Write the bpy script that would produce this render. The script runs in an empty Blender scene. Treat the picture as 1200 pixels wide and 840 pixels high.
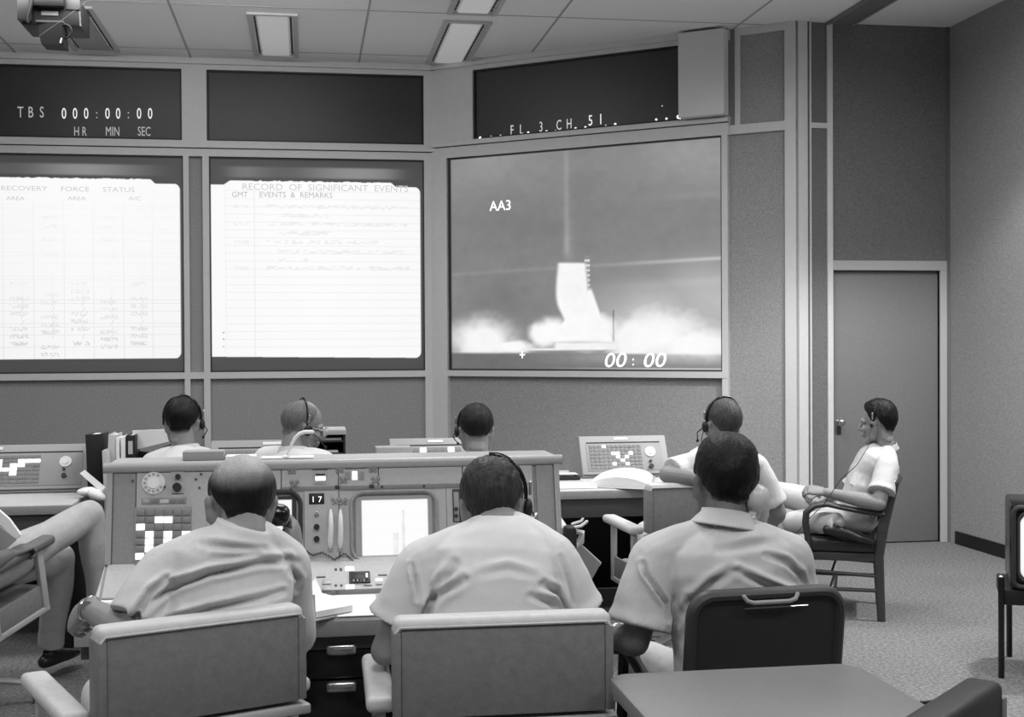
import bpy, bmesh, math, random
import numpy as np
from mathutils import Vector, Matrix, Euler
random.seed(7); np.random.seed(7)
R = math.radians
C = bpy.context.scene.collection
SC = bpy.context.scene
# ---------------------------------------------------------------- camera
EYE = Vector((0, 0, 1.55)); FPX = 1500.0
cam_d = bpy.data.cameras.new('camera'); cam = bpy.data.objects.new('camera', cam_d); C.objects.link(cam)
cam_d.sensor_width = 36; cam_d.lens = FPX/1200*36; cam_d.clip_start = .05; cam_d.clip_end = 100
CR = Matrix.Rotation(R(-9.1), 3, 'Z') @ Matrix.Rotation(R(90-.61), 3, 'X') @ Matrix.Rotation(R(-.31), 3, 'Z')
cam.matrix_world = Matrix.Translation(EYE) @ CR.to_4x4()
SC.camera = cam
# ---------------------------------------------------------------- view, world, lights
SC.view_settings.view_transform = 'Standard'; SC.view_settings.look = 'None'
SC.view_settings.gamma = 1; SC.view_settings.use_curve_mapping = False
SC.view_settings.exposure = 0.0
LK = 1.45
w = bpy.data.worlds.new('world'); SC.world = w; w.use_nodes = True
w.node_tree.nodes['Background'].inputs[0].default_value = (.5, .5, .5, 1)
w.node_tree.nodes['Background'].inputs[1].default_value = .2
def spot(name, loc, tgt, power, deg, blend, rad=.12):
    l = bpy.data.lights.new(name, 'SPOT'); l.energy = power*LK; l.spot_size = R(deg); l.spot_blend = blend; l.shadow_soft_size = rad
    o = bpy.data.objects.new(name, l); C.objects.link(o); o.location = loc
    o.rotation_euler = (Vector(tgt)-Vector(loc)).to_track_quat('-Z', 'Y').to_euler(); return o
def area(name, loc, tgt, power, sx, sy, spread=180):
    l = bpy.data.lights.new(name, 'AREA'); l.shape = 'RECTANGLE'; l.size = sx; l.size_y = sy; l.energy = power*LK; l.spread = R(spread)
    o = bpy.data.objects.new(name, l); C.objects.link(o); o.location = loc
    o.rotation_euler = (Vector(tgt)-Vector(loc)).to_track_quat('-Z', 'Y').to_euler(); return o
CEIL = 3.99
# recessed ceiling fixtures of the room
for X, Y, p in [(-2.6, .9, 40), (.4, .7, 34), (3.2, 1.2, 34), (-2.6, 4.2, 34), (.6, 4.9, 36), (3.3, 4.2, 40), (-2.2, 7.0, 28), (.9, 7.2, 26), (3.4, 7.0, 20)]:
    area('ceiling_fixture_light', (X, Y, CEIL-.06), (X, Y, 0), p, 1.2, .5, 170)
spot('downlight', (.3, 1.6, CEIL-.08), (.3, 3.1, .8), 42, 75, .6, .2)
spot('downlight', (4.3, 6.1, CEIL-.08), (4.5, 6.4, 0), 320, 118, .30, .08)
spot('downlight', (2.6, 7.6, CEIL-.08), (2.7, 7.9, 0), 75, 100, .5, .1)
area('wall_wash_light', (-1.0, 8.7, CEIL-.06), (-1.0, 10.2, 1), 24, 2.6, .3, 170)

# ---------------------------------------------------------------- projection helpers (points in the room from where they are seen)
def ray(px, py):
    return CR @ Vector(((px-600)/FPX, (420-py)/FPX, -1.0))
def P(px, py, d):                       # d = depth along the view axis
    return EYE + ray(px, py)*d
def PZ(px, py, z):
    r = ray(px, py); return EYE + r*((z-EYE.z)/r.z)
def PY(px, py, Y):
    r = ray(px, py); return EYE + r*(Y/r.y)
def PX(px, py, X):
    r = ray(px, py); return EYE + r*(X/r.x)

# ---------------------------------------------------------------- materials
def lin(v):
    v = v/255.0
    return v/12.92 if v <= .04045 else ((v+.055)/1.055)**2.4
MATS = {}
def mat(name, g, rough=.6, metal=0, noise=0, nscale=60, bump=0, bscale=200, emit=0, stretch=(1, 1, 1), spec=.4):
    if name in MATS: return MATS[name]
    m = bpy.data.materials.new(name); m.use_nodes = True; nt = m.node_tree; b = nt.nodes['Principled BSDF']
    L = lin(g); b.inputs['Base Color'].default_value = (L, L, L, 1); b.inputs['Roughness'].default_value = rough
    b.inputs['Metallic'].default_value = metal; b.inputs['Specular IOR Level'].default_value = spec
    if emit:
        b.inputs['Emission Color'].default_value = (1, 1, 1, 1); b.inputs['Emission Strength'].default_value = emit
    if noise or bump:
        tc = nt.nodes.new('ShaderNodeTexCoord'); mp = nt.nodes.new('ShaderNodeMapping'); mp.inputs['Scale'].default_value = stretch
        nt.links.new(tc.outputs['Object'], mp.inputs[0])
    if noise:
        n = nt.nodes.new('ShaderNodeTexNoise'); n.inputs['Scale'].default_value = nscale; n.inputs['Detail'].default_value = 3; n.inputs['Roughness'].default_value = .7
        nt.links.new(mp.outputs[0], n.inputs['Vector'])
        r = nt.nodes.new('ShaderNodeMapRange'); r.inputs[1].default_value = .3; r.inputs[2].default_value = .7
        r.inputs[3].default_value = 1-noise; r.inputs[4].default_value = 1+noise; nt.links.new(n.outputs['Fac'], r.inputs[0])
        mx = nt.nodes.new('ShaderNodeMix'); mx.data_type = 'RGBA'; mx.blend_type = 'MULTIPLY'; mx.inputs[0].default_value = 1
        mx.inputs[6].default_value = (L, L, L, 1); nt.links.new(r.outputs[0], mx.inputs[7]); nt.links.new(mx.outputs[2], b.inputs['Base Color'])
    if bump:
        n = nt.nodes.new('ShaderNodeTexNoise'); n.inputs['Scale'].default_value = bscale; n.inputs['Detail'].default_value = 2
        nt.links.new(mp.outputs[0], n.inputs['Vector']); bp = nt.nodes.new('ShaderNodeBump'); bp.inputs['Strength'].default_value = bump
        bp.inputs['Distance'].default_value = .004; nt.links.new(n.outputs['Fac'], bp.inputs['Height']); nt.links.new(bp.outputs[0], b.inputs['Normal'])
    MATS[name] = m; return m
def M(k):
    return MATS[k]
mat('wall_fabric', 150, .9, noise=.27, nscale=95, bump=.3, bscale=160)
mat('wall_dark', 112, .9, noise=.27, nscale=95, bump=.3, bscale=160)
mat('trim_paint', 205, .5, noise=.03, nscale=20)
mat('display_black', 52, .4, noise=.10, nscale=40)
mat('door_paint', 116, .55, noise=.08, nscale=70)
mat('black', 22, .5); mat('black_gloss', 18, .22); mat('charcoal', 48, .5); mat('dark_metal', 60, .35)
mat('rubber', 14, .7)
mat('console_face', 172, .5, noise=.06, nscale=80, bump=.1, bscale=300)
mat('console_grey', 140, .55, noise=.08, nscale=80, bump=.1, bscale=300)
mat('console_trim', 162, .35, noise=.04, nscale=60)
mat('seam', 70, .6); mat('ink', 60, .7); mat('light_ink', 120, .7)
mat('desk_top', 182, .45, noise=.03, nscale=30)
mat('paper', 226, .8, noise=.02, nscale=30)
mat('paper_grey', 150, .8); mat('card', 190, .7)
mat('steel', 190, .25, metal=.9, spec=.5); mat('satin', 200, .4, metal=.5)
mat('chair_vinyl', 116, .55, noise=.12, nscale=45, bump=.15, bscale=120)
mat('chair_pad', 186, .5, noise=.06, nscale=45, bump=.1, bscale=150)
mat('chair_dark', 40, .5, noise=.15, nscale=60); mat('wood', 60, .35, noise=.2, nscale=14, stretch=(1, 1, 6)); mat('leather', 46, .35, noise=.15, nscale=40)
mat('button_off', 128, .5); mat('button_on', 240, .5, emit=1.1); mat('lamp_white', 240, .5, emit=.9)
mat('ceiling_paint', 236, .9, noise=.05, nscale=120)
mat('dial_white', 215, .4)
mat('glow_white', 255, .5, emit=.85); mat('glow_dim', 200, .5, emit=.42)

# ---------------------------------------------------------------- mesh builder
class MB:
    def __init__(s): s.bm = bmesh.new()
    def add(s, vs, fs, mtx=None):
        v = [s.bm.verts.new((mtx @ Vector(p)) if mtx else Vector(p)) for p in vs]
        for f in fs:
            try: s.bm.faces.new([v[i] for i in f])
            except ValueError: pass
        return s
    def box(s, lo, hi, bev=0, mtx=None, seg=2):
        lo, hi = [min(a, b) for a, b in zip(lo, hi)], [max(a, b) for a, b in zip(lo, hi)]
        t = bmesh.new()
        v = [t.verts.new((x, y, z)) for z in (lo[2], hi[2]) for y in (lo[1], hi[1]) for x in (lo[0], hi[0])]
        for f in ((0, 2, 3, 1), (4, 5, 7, 6), (0, 1, 5, 4), (2, 6, 7, 3), (0, 4, 6, 2), (1, 3, 7, 5)): t.faces.new([v[i] for i in f])
        if bev:
            bev = min(bev, .49*min(h-l for l, h in zip(lo, hi)))
            bmesh.ops.bevel(t, geom=t.edges[:], offset=bev, segments=seg, affect='EDGES', profile=.5)
        s._merge(t, mtx); return s
    def _merge(s, t, mtx=None):
        t.verts.index_update(); m = {}
        for v in t.verts: m[v.index] = s.bm.verts.new((mtx @ v.co) if mtx else v.co)
        for f in t.faces:
            try: s.bm.faces.new([m[v.index] for v in f.verts])
            except ValueError: pass
        t.free()
    def loft(s, rings, cap=True, closed=False):
        n = len(rings[0]); V = [[s.bm.verts.new(p) for p in r] for r in rings]
        k = len(rings)
        for i in range(k if closed else k-1):
            a, b = V[i], V[(i+1) % k]
            for j in range(n):
                s.bm.faces.new((a[j], a[(j+1) % n], b[(j+1) % n], b[j]))
        if cap and not closed:
            s.bm.faces.new(V[0][::-1]); s.bm.faces.new(V[-1])
        return s
    def tube(s, pts, r, seg=10, closed=False, flat=None, round_ends=False):
        pts = [Vector(p) for p in pts]; n = len(pts)
        rs = r if isinstance(r, (list, tuple)) else [r]*n
        rs = list(rs)
        if round_ends and not closed:
            d0 = (pts[0]-pts[1]).normalized(); d1 = (pts[-1]-pts[-2]).normalized()
            mn = lambda q: min(q) if isinstance(q, tuple) else q
            sc = lambda q, k: tuple(v*k for v in q) if isinstance(q, tuple) else q*k
            A = [(pts[0]+d0*mn(rs[0])*math.sin(a), sc(rs[0], math.cos(a))) for a in (1.45, 1.1, .7, .35)]
            B = [(pts[-1]+d1*mn(rs[-1])*math.sin(a), sc(rs[-1], math.cos(a))) for a in (.35, .7, 1.1, 1.45)]
            pts = [p for p, _ in A]+pts+[p for p, _ in B]; rs = [q for _, q in A]+rs+[q for _, q in B]; n = len(pts)
        rings = []; up = None
        for i in range(n):
            if closed: t = pts[(i+1) % n]-pts[i-1]
            elif i == 0: t = pts[1]-pts[0]
            elif i == n-1: t = pts[-1]-pts[-2]
            else: t = pts[i+1]-pts[i-1]
            t.normalize()
            if up is None:
                up = flat.copy() if flat is not None else (Vector((0, 0, 1)) if abs(t.z) < .9 else Vector((0, 1, 0)))
            a = t.cross(up)
            if a.length < 1e-6: a = t.orthogonal()
            a.normalize(); up = a.cross(t).normalized()
            q = rs[i]
            qa, qb = q if isinstance(q, (list, tuple)) else (q, q)
            rings.append([pts[i]+a*(qa*math.cos(th))+up*(qb*math.sin(th)) for th in [2*math.pi*k/seg for k in range(seg)]])
        return s.loft(rings, True, closed)
    def cyl(s, p0, p1, r0, r1=None, seg=20):
        return s.tube([p0, p1], [r0, r0 if r1 is None else r1], seg)
    def ell(s, c, rad, rot=None, seg=18, ring=12):
        c = Vector(c); rot = rot or Matrix.Identity(3); rings = []
        for i in range(1, ring):
            ph = math.pi*i/ring
            rings.append([c+rot @ Vector((rad[0]*math.sin(ph)*math.cos(t), rad[1]*math.sin(ph)*math.sin(t), -rad[2]*math.cos(ph))) for t in [2*math.pi*k/seg for k in range(seg)]])
        V = [[s.bm.verts.new(p) for p in r] for r in rings]
        b = s.bm.verts.new(c+rot @ Vector((0, 0, -rad[2]))); t_ = s.bm.verts.new(c+rot @ Vector((0, 0, rad[2])))
        for i in range(len(V)-1):
            for j in range(seg): s.bm.faces.new((V[i][j], V[i][(j+1) % seg], V[i+1][(j+1) % seg], V[i+1][j]))
        for j in range(seg):
            s.bm.faces.new((b, V[0][(j+1) % seg], V[0][j])); s.bm.faces.new((t_, V[-1][j], V[-1][(j+1) % seg]))
        return s
    def prism(s, poly, vec):
        vec = Vector(vec); a = [s.bm.verts.new(Vector(p)) for p in poly]; b = [s.bm.verts.new(Vector(p)+vec) for p in poly]; n = len(a)
        s.bm.faces.new(a[::-1]); s.bm.faces.new(b)
        for i in range(n): s.bm.faces.new((a[i], a[(i+1) % n], b[(i+1) % n], b[i]))
        return s
    def torus(s, c, axis, Rr, r, seg=28, n=8):
        axis = Vector(axis).normalized(); a = axis.orthogonal().normalized(); b = axis.cross(a); c = Vector(c)
        return s.tube([c+a*Rr*math.cos(t)+b*Rr*math.sin(t) for t in [2*math.pi*k/seg for k in range(seg)]], r, n, closed=True, flat=axis)
    def mesh(s, name):
        me = bpy.data.meshes.new(name); bmesh.ops.recalc_face_normals(s.bm, faces=s.bm.faces[:]); s.bm.to_mesh(me); s.bm.free(); return me
def smooth_angle(me, ang=40):
    bm = bmesh.new(); bm.from_mesh(me); ca = math.cos(R(ang))
    for f in bm.faces: f.smooth = True
    for e in bm.edges:
        if len(e.link_faces) == 2 and e.link_faces[0].normal.dot(e.link_faces[1].normal) < ca: e.smooth = False
    bm.to_mesh(me); bm.free()
WM = {}
def wmat(o):
    m = o.matrix_basis.copy(); p = o.parent
    while p: m = p.matrix_basis @ m; p = p.parent
    return m
def link_mesh(name, me, m, parent=None, world=False, smooth=True, ang=40):
    o = bpy.data.objects.new(name, me)
    if m: me.materials.append(M(m) if isinstance(m, str) else m)
    if smooth: smooth_angle(me, ang)
    if parent is not None:
        if world: me.transform(wmat(parent).inverted())
        o.parent = parent
    C.objects.link(o); return o
def obj(name, mb, m, parent=None, world=False, smooth=True, ang=40):
    return link_mesh(name, mb.mesh(name), m, parent, world, smooth, ang)
def thing(name, label, cat, loc=(0, 0, 0), rz=0, group=None, rx=0):
    o = bpy.data.objects.new(name, None); C.objects.link(o); o.empty_display_size = .1
    o.location = loc; o.rotation_euler = (rx, 0, rz); return tag(o, label, cat, group)
def tag(o, label, cat, group=None):
    o['label'] = label; o['category'] = cat
    if group: o['group'] = group
    return o
def struct(name, mb, m, smooth=False):
    o = obj(name, mb, m, smooth=smooth); o['kind'] = 'structure'; return o
def origin_to_base(o):                   # single-mesh thing: put its origin at its own base
    me = o.data; vs = [v.co for v in me.vertices]
    c = Vector(((min(v.x for v in vs)+max(v.x for v in vs))/2, (min(v.y for v in vs)+max(v.y for v in vs))/2, min(v.z for v in vs)))
    me.transform(Matrix.Translation(-c)); o.location = o.location + c; return o
def copy_tree(o, parent=None):
    c = o.copy(); C.objects.link(c)
    if parent is not None: c.parent = parent
    for ch in list(o.children): copy_tree(ch, c)
    return c
def solo(name, mb, m, label, cat, group=None, smooth=True, ang=40):
    return tag(origin_to_base(obj(name, mb, m, smooth=smooth, ang=ang)), label, cat, group)

class Frame:
    """a plane in the room: s to the right, v up the plane, t out of it"""
    def __init__(f, O, r, up):
        f.O = Vector(O); f.r = Vector(r).normalized(); f.u = Vector(up).normalized(); f.n = f.r.cross(f.u).normalized()
        f.m = Matrix((f.r, f.n*-1, f.u)).transposed().to_4x4(); f.m.translation = f.O
    def pt(f, s, v, t=0): return f.O+f.r*s+f.u*v+f.n*t
    def at(f, px, py, t=0):
        r = ray(px, py); O = f.O+f.n*t; k = (O-EYE).dot(f.n)/r.dot(f.n); q = EYE+r*k-f.O; return q.dot(f.r), q.dot(f.u)
    def box(f, mb, s0, s1, v0, v1, t0, t1, bev=0):
        f.k = (getattr(f, 'k', 0)*37+11) % 97; t1 += f.k*1.6e-5   # no two faces share a plane
        return mb.box((s0, -t0, v0), (s1, -t1, v1), bev, f.m)
    def text(f, name, txt, s, v, h, m, parent, t=.002, xs=1.0, align='CENTER', world=True, shear=0, rot=0):
        cu = bpy.data.curves.new('t', 'FONT'); cu.body = txt; cu.size = h/.72; cu.align_x = align; cu.align_y = 'BOTTOM_BASELINE'; cu.extrude = .0012; cu.shear = shear
        cu.resolution_u = 3
        o = bpy.data.objects.new('t', cu); C.objects.link(o); dg = bpy.context.evaluated_depsgraph_get(); dg.update()
        me = bpy.data.meshes.new_from_object(o.evaluated_get(dg)); C.objects.unlink(o); bpy.data.objects.remove(o)
        Mx = Matrix((f.r, f.u, f.n)).transposed().to_4x4(); Mx.translation = f.pt(s, v, t)
        me.transform(Mx @ Matrix.Rotation(rot, 4, 'Z') @ Matrix.Diagonal((xs, 1, 1, 1))); me.materials.clear()
        return link_mesh(name, me, m, parent, world, smooth=False)
    def glow(f, name, s0, s1, v0, v1, t, nx, ny, fn, parent, base=.1, gain=1.0):
        xs = np.linspace(0, 1, nx); ys = np.linspace(0, 1, ny); U, V = np.meshgrid(xs, ys)
        Lm = np.clip(fn(U, V), 0, 1.3)
        O, r, u, n = [np.array(q) for q in (f.O, f.r, f.u, f.n)]
        co = O+(s0+(s1-s0)*U)[..., None]*r+(v0+(v1-v0)*V)[..., None]*u+n*t
        idx = np.arange(nx*ny).reshape(ny, nx); q = np.stack([idx[:-1, :-1], idx[:-1, 1:], idx[1:, 1:], idx[1:, :-1]], -1).reshape(-1, 4)
        me = np_mesh(name, co.reshape(-1, 3), q)
        a = me.color_attributes.new('glow', 'FLOAT_COLOR', 'POINT'); col = np.ones((nx*ny, 4), np.float32); col[:, :3] = Lm.reshape(-1, 1); a.data.foreach_set('color', col.ravel())
        key = 'screen_glow_%d' % int(base*100)
        if key not in MATS:
            m = bpy.data.materials.new(key); m.use_nodes = True; nt = m.node_tree; b = nt.nodes['Principled BSDF']; b.inputs['Base Color'].default_value = (base, base, base, 1); b.inputs['Roughness'].default_value = .6
            at = nt.nodes.new('ShaderNodeAttribute'); at.attribute_name = 'glow'; nt.links.new(at.outputs['Color'], b.inputs['Emission Color']); b.inputs['Emission Strength'].default_value = gain; MATS[key] = m
        return link_mesh(name, me, key, parent, world=parent is not None, smooth=False)
def np_mesh(name, co, quads):
    me = bpy.data.meshes.new(name); n = len(co); k = len(quads)
    me.vertices.add(n); me.vertices.foreach_set('co', np.asarray(co, np.float32).ravel())
    me.loops.add(k*4); me.loops.foreach_set('vertex_index', np.asarray(quads, np.int32).ravel())
    me.polygons.add(k); me.polygons.foreach_set('loop_start', np.arange(0, k*4, 4, dtype=np.int32)); me.update(calc_edges=True); return me
def sst(a, b, x):
    t = np.clip((x-a)/(b-a), 0, 1); return t*t*(3-2*t)

# ================================================================ SETTING
XL, XR, YC, YA, YR = -5.2, 4.93, 9.28, 11.2, -3.0
FA = Frame((0, YA, 0), (1, 0, 0), (0, 0, 1))
B0 = Vector((1.10, YA, 0)); B1 = Vector((3.68, 9.26, 0))
FB = Frame(B0, B1-B0, (0, 0, 1)); LB = (B1-B0).length
FC = Frame((0, YC, 0), (1, 0, 0), (0, 0, 1))
struct('floor', MB().box((XL-.1, YR-.1, -.1), (XR+.1, YA+.4, 0)), None)
def carpet():
    m = bpy.data.materials.new('carpet'); m.use_nodes = True; nt = m.node_tree; b = nt.nodes['Principled BSDF']; b.inputs['Roughness'].default_value = .95
    tc = nt.nodes.new('ShaderNodeTexCoord'); n = nt.nodes.new('ShaderNodeTexNoise'); n.inputs['Scale'].default_value = 55; n.inputs['Detail'].default_value = 5; n.inputs['Roughness'].default_value = .8
    n2 = nt.nodes.new('ShaderNodeTexNoise'); n2.inputs['Scale'].default_value = 1.2; nt.links.new(tc.outputs['Object'], n.inputs['Vector']); nt.links.new(tc.outputs['Object'], n2.inputs['Vector'])
    ad = nt.nodes.new('ShaderNodeMath'); ad.operation = 'MULTIPLY_ADD'; ad.inputs[1].default_value = .06; nt.links.new(n2.outputs['Fac'], ad.inputs[0]); nt.links.new(n.outputs['Fac'], ad.inputs[2])
    cr = nt.nodes.new('ShaderNodeValToRGB'); e = cr.color_ramp.elements; e[0].position = .34; e[0].color = (lin(46),)*3+(1,); e[1].position = .70; e[1].color = (lin(146),)*3+(1,)
    nt.links.new(ad.outputs[0], cr.inputs[0]); nt.links.new(cr.outputs[0], b.inputs['Base Color'])
    bp = nt.nodes.new('ShaderNodeBump'); bp.inputs['Strength'].default_value = .6; bp.inputs['Distance'].default_value = .01; nt.links.new(n.outputs['Fac'], bp.inputs['Height']); nt.links.new(bp.outputs[0], b.inputs['Normal']); return m
bpy.data.objects['floor'].data.materials.append(carpet())
# ceiling: plaster tiles with thin joints, openings not cut (fixtures sit on it)
struct('ceiling', MB().box((XL-.1, YR-.1, CEIL), (XR+.1, YA+.4, CEIL+.1)), 'ceiling_paint')
g = MB()
for X in (-3.75, -2.36, -.95, .46, 1.87, 3.28): g.box((X-.008, YR, CEIL-.004), (X+.008, YA, CEIL+.01))
for Y in (7.98, 9.39, 10.8): g.box((XL, Y-.006, CEIL-.003), (XR, Y+.006, CEIL+.01))
struct('trim_1', g, mat('ceiling_joint', 165, .8))
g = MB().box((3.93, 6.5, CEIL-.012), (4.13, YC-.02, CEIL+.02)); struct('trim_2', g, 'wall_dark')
for k, x in enumerate((3.93, 4.13)): struct('trim_%d' % (3+k), MB().box((x-.012, 6.5, CEIL-.02), (x+.012, YC-.02, CEIL+.02)), mat('joint_mid', 130, .6))
struct('wall_left', MB().box((XL-.1, YR, 0), (XL, YA+.1, CEIL)), 'wall_fabric')
struct('wall_rear', MB().box((XL, YR-.1, 0), (XR, YR, CEIL)), 'wall_fabric')
struct('wall_right', MB().box((XR, YR, 0), (XR+.1, YC+.1, CEIL)), 'wall_fabric')
struct('baseboard_right', MB().box((XR-.015, YR, 0), (XR, YC-.1, .10), .004), 'black')
# wall with the door (C)
dx0, _ = FC.at(976, 500); dx1, _ = FC.at(1101, 500); dz = FC.at(1040, 317)[1]; cx0 = B1.x+.25
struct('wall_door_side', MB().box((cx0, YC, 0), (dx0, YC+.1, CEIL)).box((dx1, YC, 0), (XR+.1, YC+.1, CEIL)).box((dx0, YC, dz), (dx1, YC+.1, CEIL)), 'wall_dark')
struct('trim_5', MB().box((dx0-.045, YC-.02, 0), (dx0, YC+.06, CEIL), .004), 'trim_paint')
struct('trim_6', MB().box((dx0-.0, YC-.02, dz), (dx1+.055, YC+.06, dz+.075), .004).box((dx1, YC-.02, 0), (dx1+.055, YC+.06, dz), .004), mat('frame_grey', 172, .5))
dr = obj('door_1', MB().box((dx0, YC+.025, .01), (dx1, YC+.06, dz), .003), 'door_paint'); dr['kind'] = 'structure'
kx, kz = FC.at(984, 494)
obj('door_knob', MB().cyl((kx, YC+.025, kz), (kx, YC-.03, kz), .014).ell((kx, YC-.045, kz), (.028, .025, .028)).cyl((kx, YC+.025, kz), (kx, YC+.018, kz), .03), 'steel', dr)
obj('key_plate', MB().box((kx-.012, YC+.017, kz-.10), (kx+.02, YC+.03, kz-.04), .003), 'dark_metal', dr)
struct('trim_7', MB().box((XR-.03, YC-.012, 0), (XR, YC, CEIL-.0)), mat('corner_grey', 104, .7))
# short return between the screen wall and the door wall
FR = Frame((B1.x, B1.y, 0), (cx0-B1.x, YC-B1.y, 0), (0, 0, 1)); w_ = cx0-B1.x
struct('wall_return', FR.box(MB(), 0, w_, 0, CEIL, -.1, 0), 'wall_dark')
t = MB(); zb = FR.at(955, 147)[1]
FR.box(t, 0, .075, 0, CEIL, 0, .03); FR.box(t, .10, .115, 0, CEIL, 0, .012); FR.box(t, .115, w_, zb-.02, zb+.02, 0, .012)
struct('trim_8', t, 'trim_paint')
# ---- wall A (front, two data screens)
AX = lambda px, py=300: FA.at(px, py)[0]
AZ = lambda px, py: FA.at(px, py)[1]
z_pb, z_pt = AZ(360, 168), AZ(360, 86)        # upper display panel
z_sb, z_st = AZ(360, 435), AZ(360, 186)       # screen
struct('wall_front', MB().box((XL, YA, 0), (1.3, YA+.12, CEIL)), 'wall_fabric')
xs = [(AX(-38), AX(216)), (AX(246), AX(497))]
t = MB()
FA.box(t, XL, 1.14, z_pt, CEIL, 0, .05)                     # cornice band
FA.box(t, XL, 1.14, z_st, z_pb, 0, .05)                     # band between displays and screens
FA.box(t, XL, 1.14, z_sb-.055, z_sb, 0, .05)                # sill below screens
FA.box(t, AX(215), AX(244), z_pb, z_pt, 0, .05)
FA.box(t, AX(497), 1.13, 0, CEIL, 0, .05)
FA.box(t, AX(-70), AX(-40), z_pb, z_pt, 0, .05)
for a, b in ((216, 222.5), (238.5, 246), (-68, -60), (-46, -38)): FA.box(t, AX(a), AX(b), 0, z_st, 0, .05)
struct('trim_9', t, 'trim_paint')
t = MB(); FA.box(t, XL, 1.12, z_st+.07, z_st+.10, .05, .075); FA.box(t, XL, 1.12, CEIL-.05, CEIL, .05, .085)
struct('trim_10', t, 'trim_paint')
t = MB(); FA.box(t, XL, 1.12, z_st+.062, z_st+.07, .05, .052); struct('trim_11', t, 'seam')

def edge_noise(U, amp, k, seed):
    rs = np.random.RandomState(seed); a = rs.rand(k); return amp*(np.interp(U*k, np.arange(k), a)-.5)
def scribble(U, V, u0, u1, v0, v1, seed, dens=.5, nx=26, ny=5):
    rs = np.random.RandomState(seed); g = (rs.rand(ny, nx) < dens).astype(float)
    i = np.clip(((U-u0)/(u1-u0)*nx).astype(int), 0, nx-1); j = np.clip(((V-v0)/(v1-v0)*ny).astype(int), 0, ny-1)
    return g[j, i]*((U > u0) & (U < u1) & (V > v0) & (V < v1))
def line(x, c, w): return np.clip(1.3-np.abs(x-c)/w, 0, 1)
def sheet(U, V, left, seed):
    # lit projected chart; surround of the screen stays dark
    top = .893+edge_noise(U, .006, 90, seed)*(np.abs(U-.5) < .3)
    top = top-.02*sst(.84, .87, U)-(.02*(1-sst(.06, .10, U)) if not left else 0)
    bot = .065-.012*(U-.5)*(0 if left else 1)
    l0 = .004 if not left else -.02
    m = sst(bot-.004, bot+.004, V)*(1-sst(top-.004, top+.003, V))*sst(l0, l0+.006, U)*(1-sst(.978, .986, U))
    cu, cv = np.maximum(U-.955, 0), np.maximum(np.maximum(V-(top-.04), (bot+.04)-V), 0); m = m*(1-((cu/.03)**2+(cv/.04)**2 > 1))
    sp = .19*sst(.90, .915, V)*(1-sst(.95, .965, V))*(.6+.4*np.sin(U*9+seed))*sst(.03, .2, U)*(1-sst(.8, .97, U)) # spill strip above
    L = .026+.012*np.sin(V*3)+sp
    W = .93-.05*(1-V)*(1 if left else .3)-.05*np.abs(U-.5)
    return m, L, W
def chart_left(U, V):
    m, L, W = sheet(U, V, True, 3)
    ln = 0
    for c in [.02, .16, .30, .44, .575, .715, .85, .985]: ln = np.maximum(ln, .16*line(U, c, .0022)*(V < .80)*(1.2-V))
    for k in range(20): ln = np.maximum(ln, (.05+.10*(V < .35))*line(V, .12+k*.036+(.02 if k % 3 else 0), .002))
    sc = 0
    for i, (a, b) in enumerate([(.17, .29), (.31, .43), (.45, .57), (.585, .70), (.725, .84)]):
        for j in range(9):
            v = .40-.034*j+(.0 if i % 2 == 0 else -.05)
            if (i+j*3) % 4 != 3: sc = np.maximum(sc, (.08+.022*j)*scribble(U, V, a+.02, b-.015, v, v+.018, 10*i+j, .55, 14, 3))
        if i % 2:
            for v in (.70, .66, .60, .53): sc = np.maximum(sc, .07*scribble(U, V, a+.03, b-.02, v, v+.018, 40*i+int(v*100), .5, 12, 3))
        for j in range(10): # check marks
            v0 = .16+.03*j; c = (a+b)/2+.012
            sc = np.maximum(sc, .20*line(U-((V-v0)*.45), c, .003)*((V > v0) & (V < v0+.024))*(.3+.7*(V < .35)))
    return L*(1-m)+m*W*(1-np.maximum(ln, sc))
def chart_right(U, V):
    m, L, W = sheet(U, V, False, 8)
    ln = .10*line(U, .072, .002)+.17*line(U, .205, .0022)*(V < .86)
    for k in range(21): ln = np.maximum(ln, .11*line(V, .115+k*.0365, .0022)*(U > .07))
    sc = 0
    for k, (v, a, b) in enumerate([(.765, .26, .93), (.722, .33, .55), (.685, .27, .92), (.64, .30, .56), (.598, .26, .78), (.553, .31, .90), (.515, .30, .45), (.475, .26, .93)]):
        sc = np.maximum(sc, .13*scribble(U, V, a, b, v, v+.018, k, .5, int((b-a)*60), 3))
        if k in (0, 2, 4, 7): sc = np.maximum(sc, .10*scribble(U, V, .11, .18, v, v+.016, 60+k, .5, 8, 3))
    for v in (.115, .15, .18): sc = np.maximum(sc, .5*scribble(U, V, .055, .064, v, v+.014, 5, .8, 1, 2))
    return L*(1-m)+m*W*(1-np.maximum(ln, sc))
def wscreen(x0, x1, fn, label):
    o = thing('projection_screen', label, 'screen', ((x0+x1)/2, YA-.02, z_sb), group=None)
    FA.glow('screen_image', x0, x1, z_sb, z_st, .012, 620, 500, fn, o, base=.075)
    t = MB()
    for a in ((x0, x1, z_sb, z_sb+.012), (x0, x1, z_st-.012, z_st), (x0, x0+.01, z_sb, z_st), (x1-.01, x1, z_sb, z_st)): FA.box(t, *a, 0, .03)
    obj('bezel', t, 'charcoal', o, True, False); return o
scL = wscreen(xs[0][0], xs[0][1], chart_left, 'left wall screen with a bright recovery force status chart ruled in columns')
scR = wscreen(xs[1][0], xs[1][1], chart_right, 'middle wall screen with a bright ruled list of significant events')
mat('chart_ink', 128, .6, emit=0); mat('chart_ink_faint', 60, .6, emit=.58)
mat('chart_ink_mid', 60, .6, emit=.46)
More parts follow.
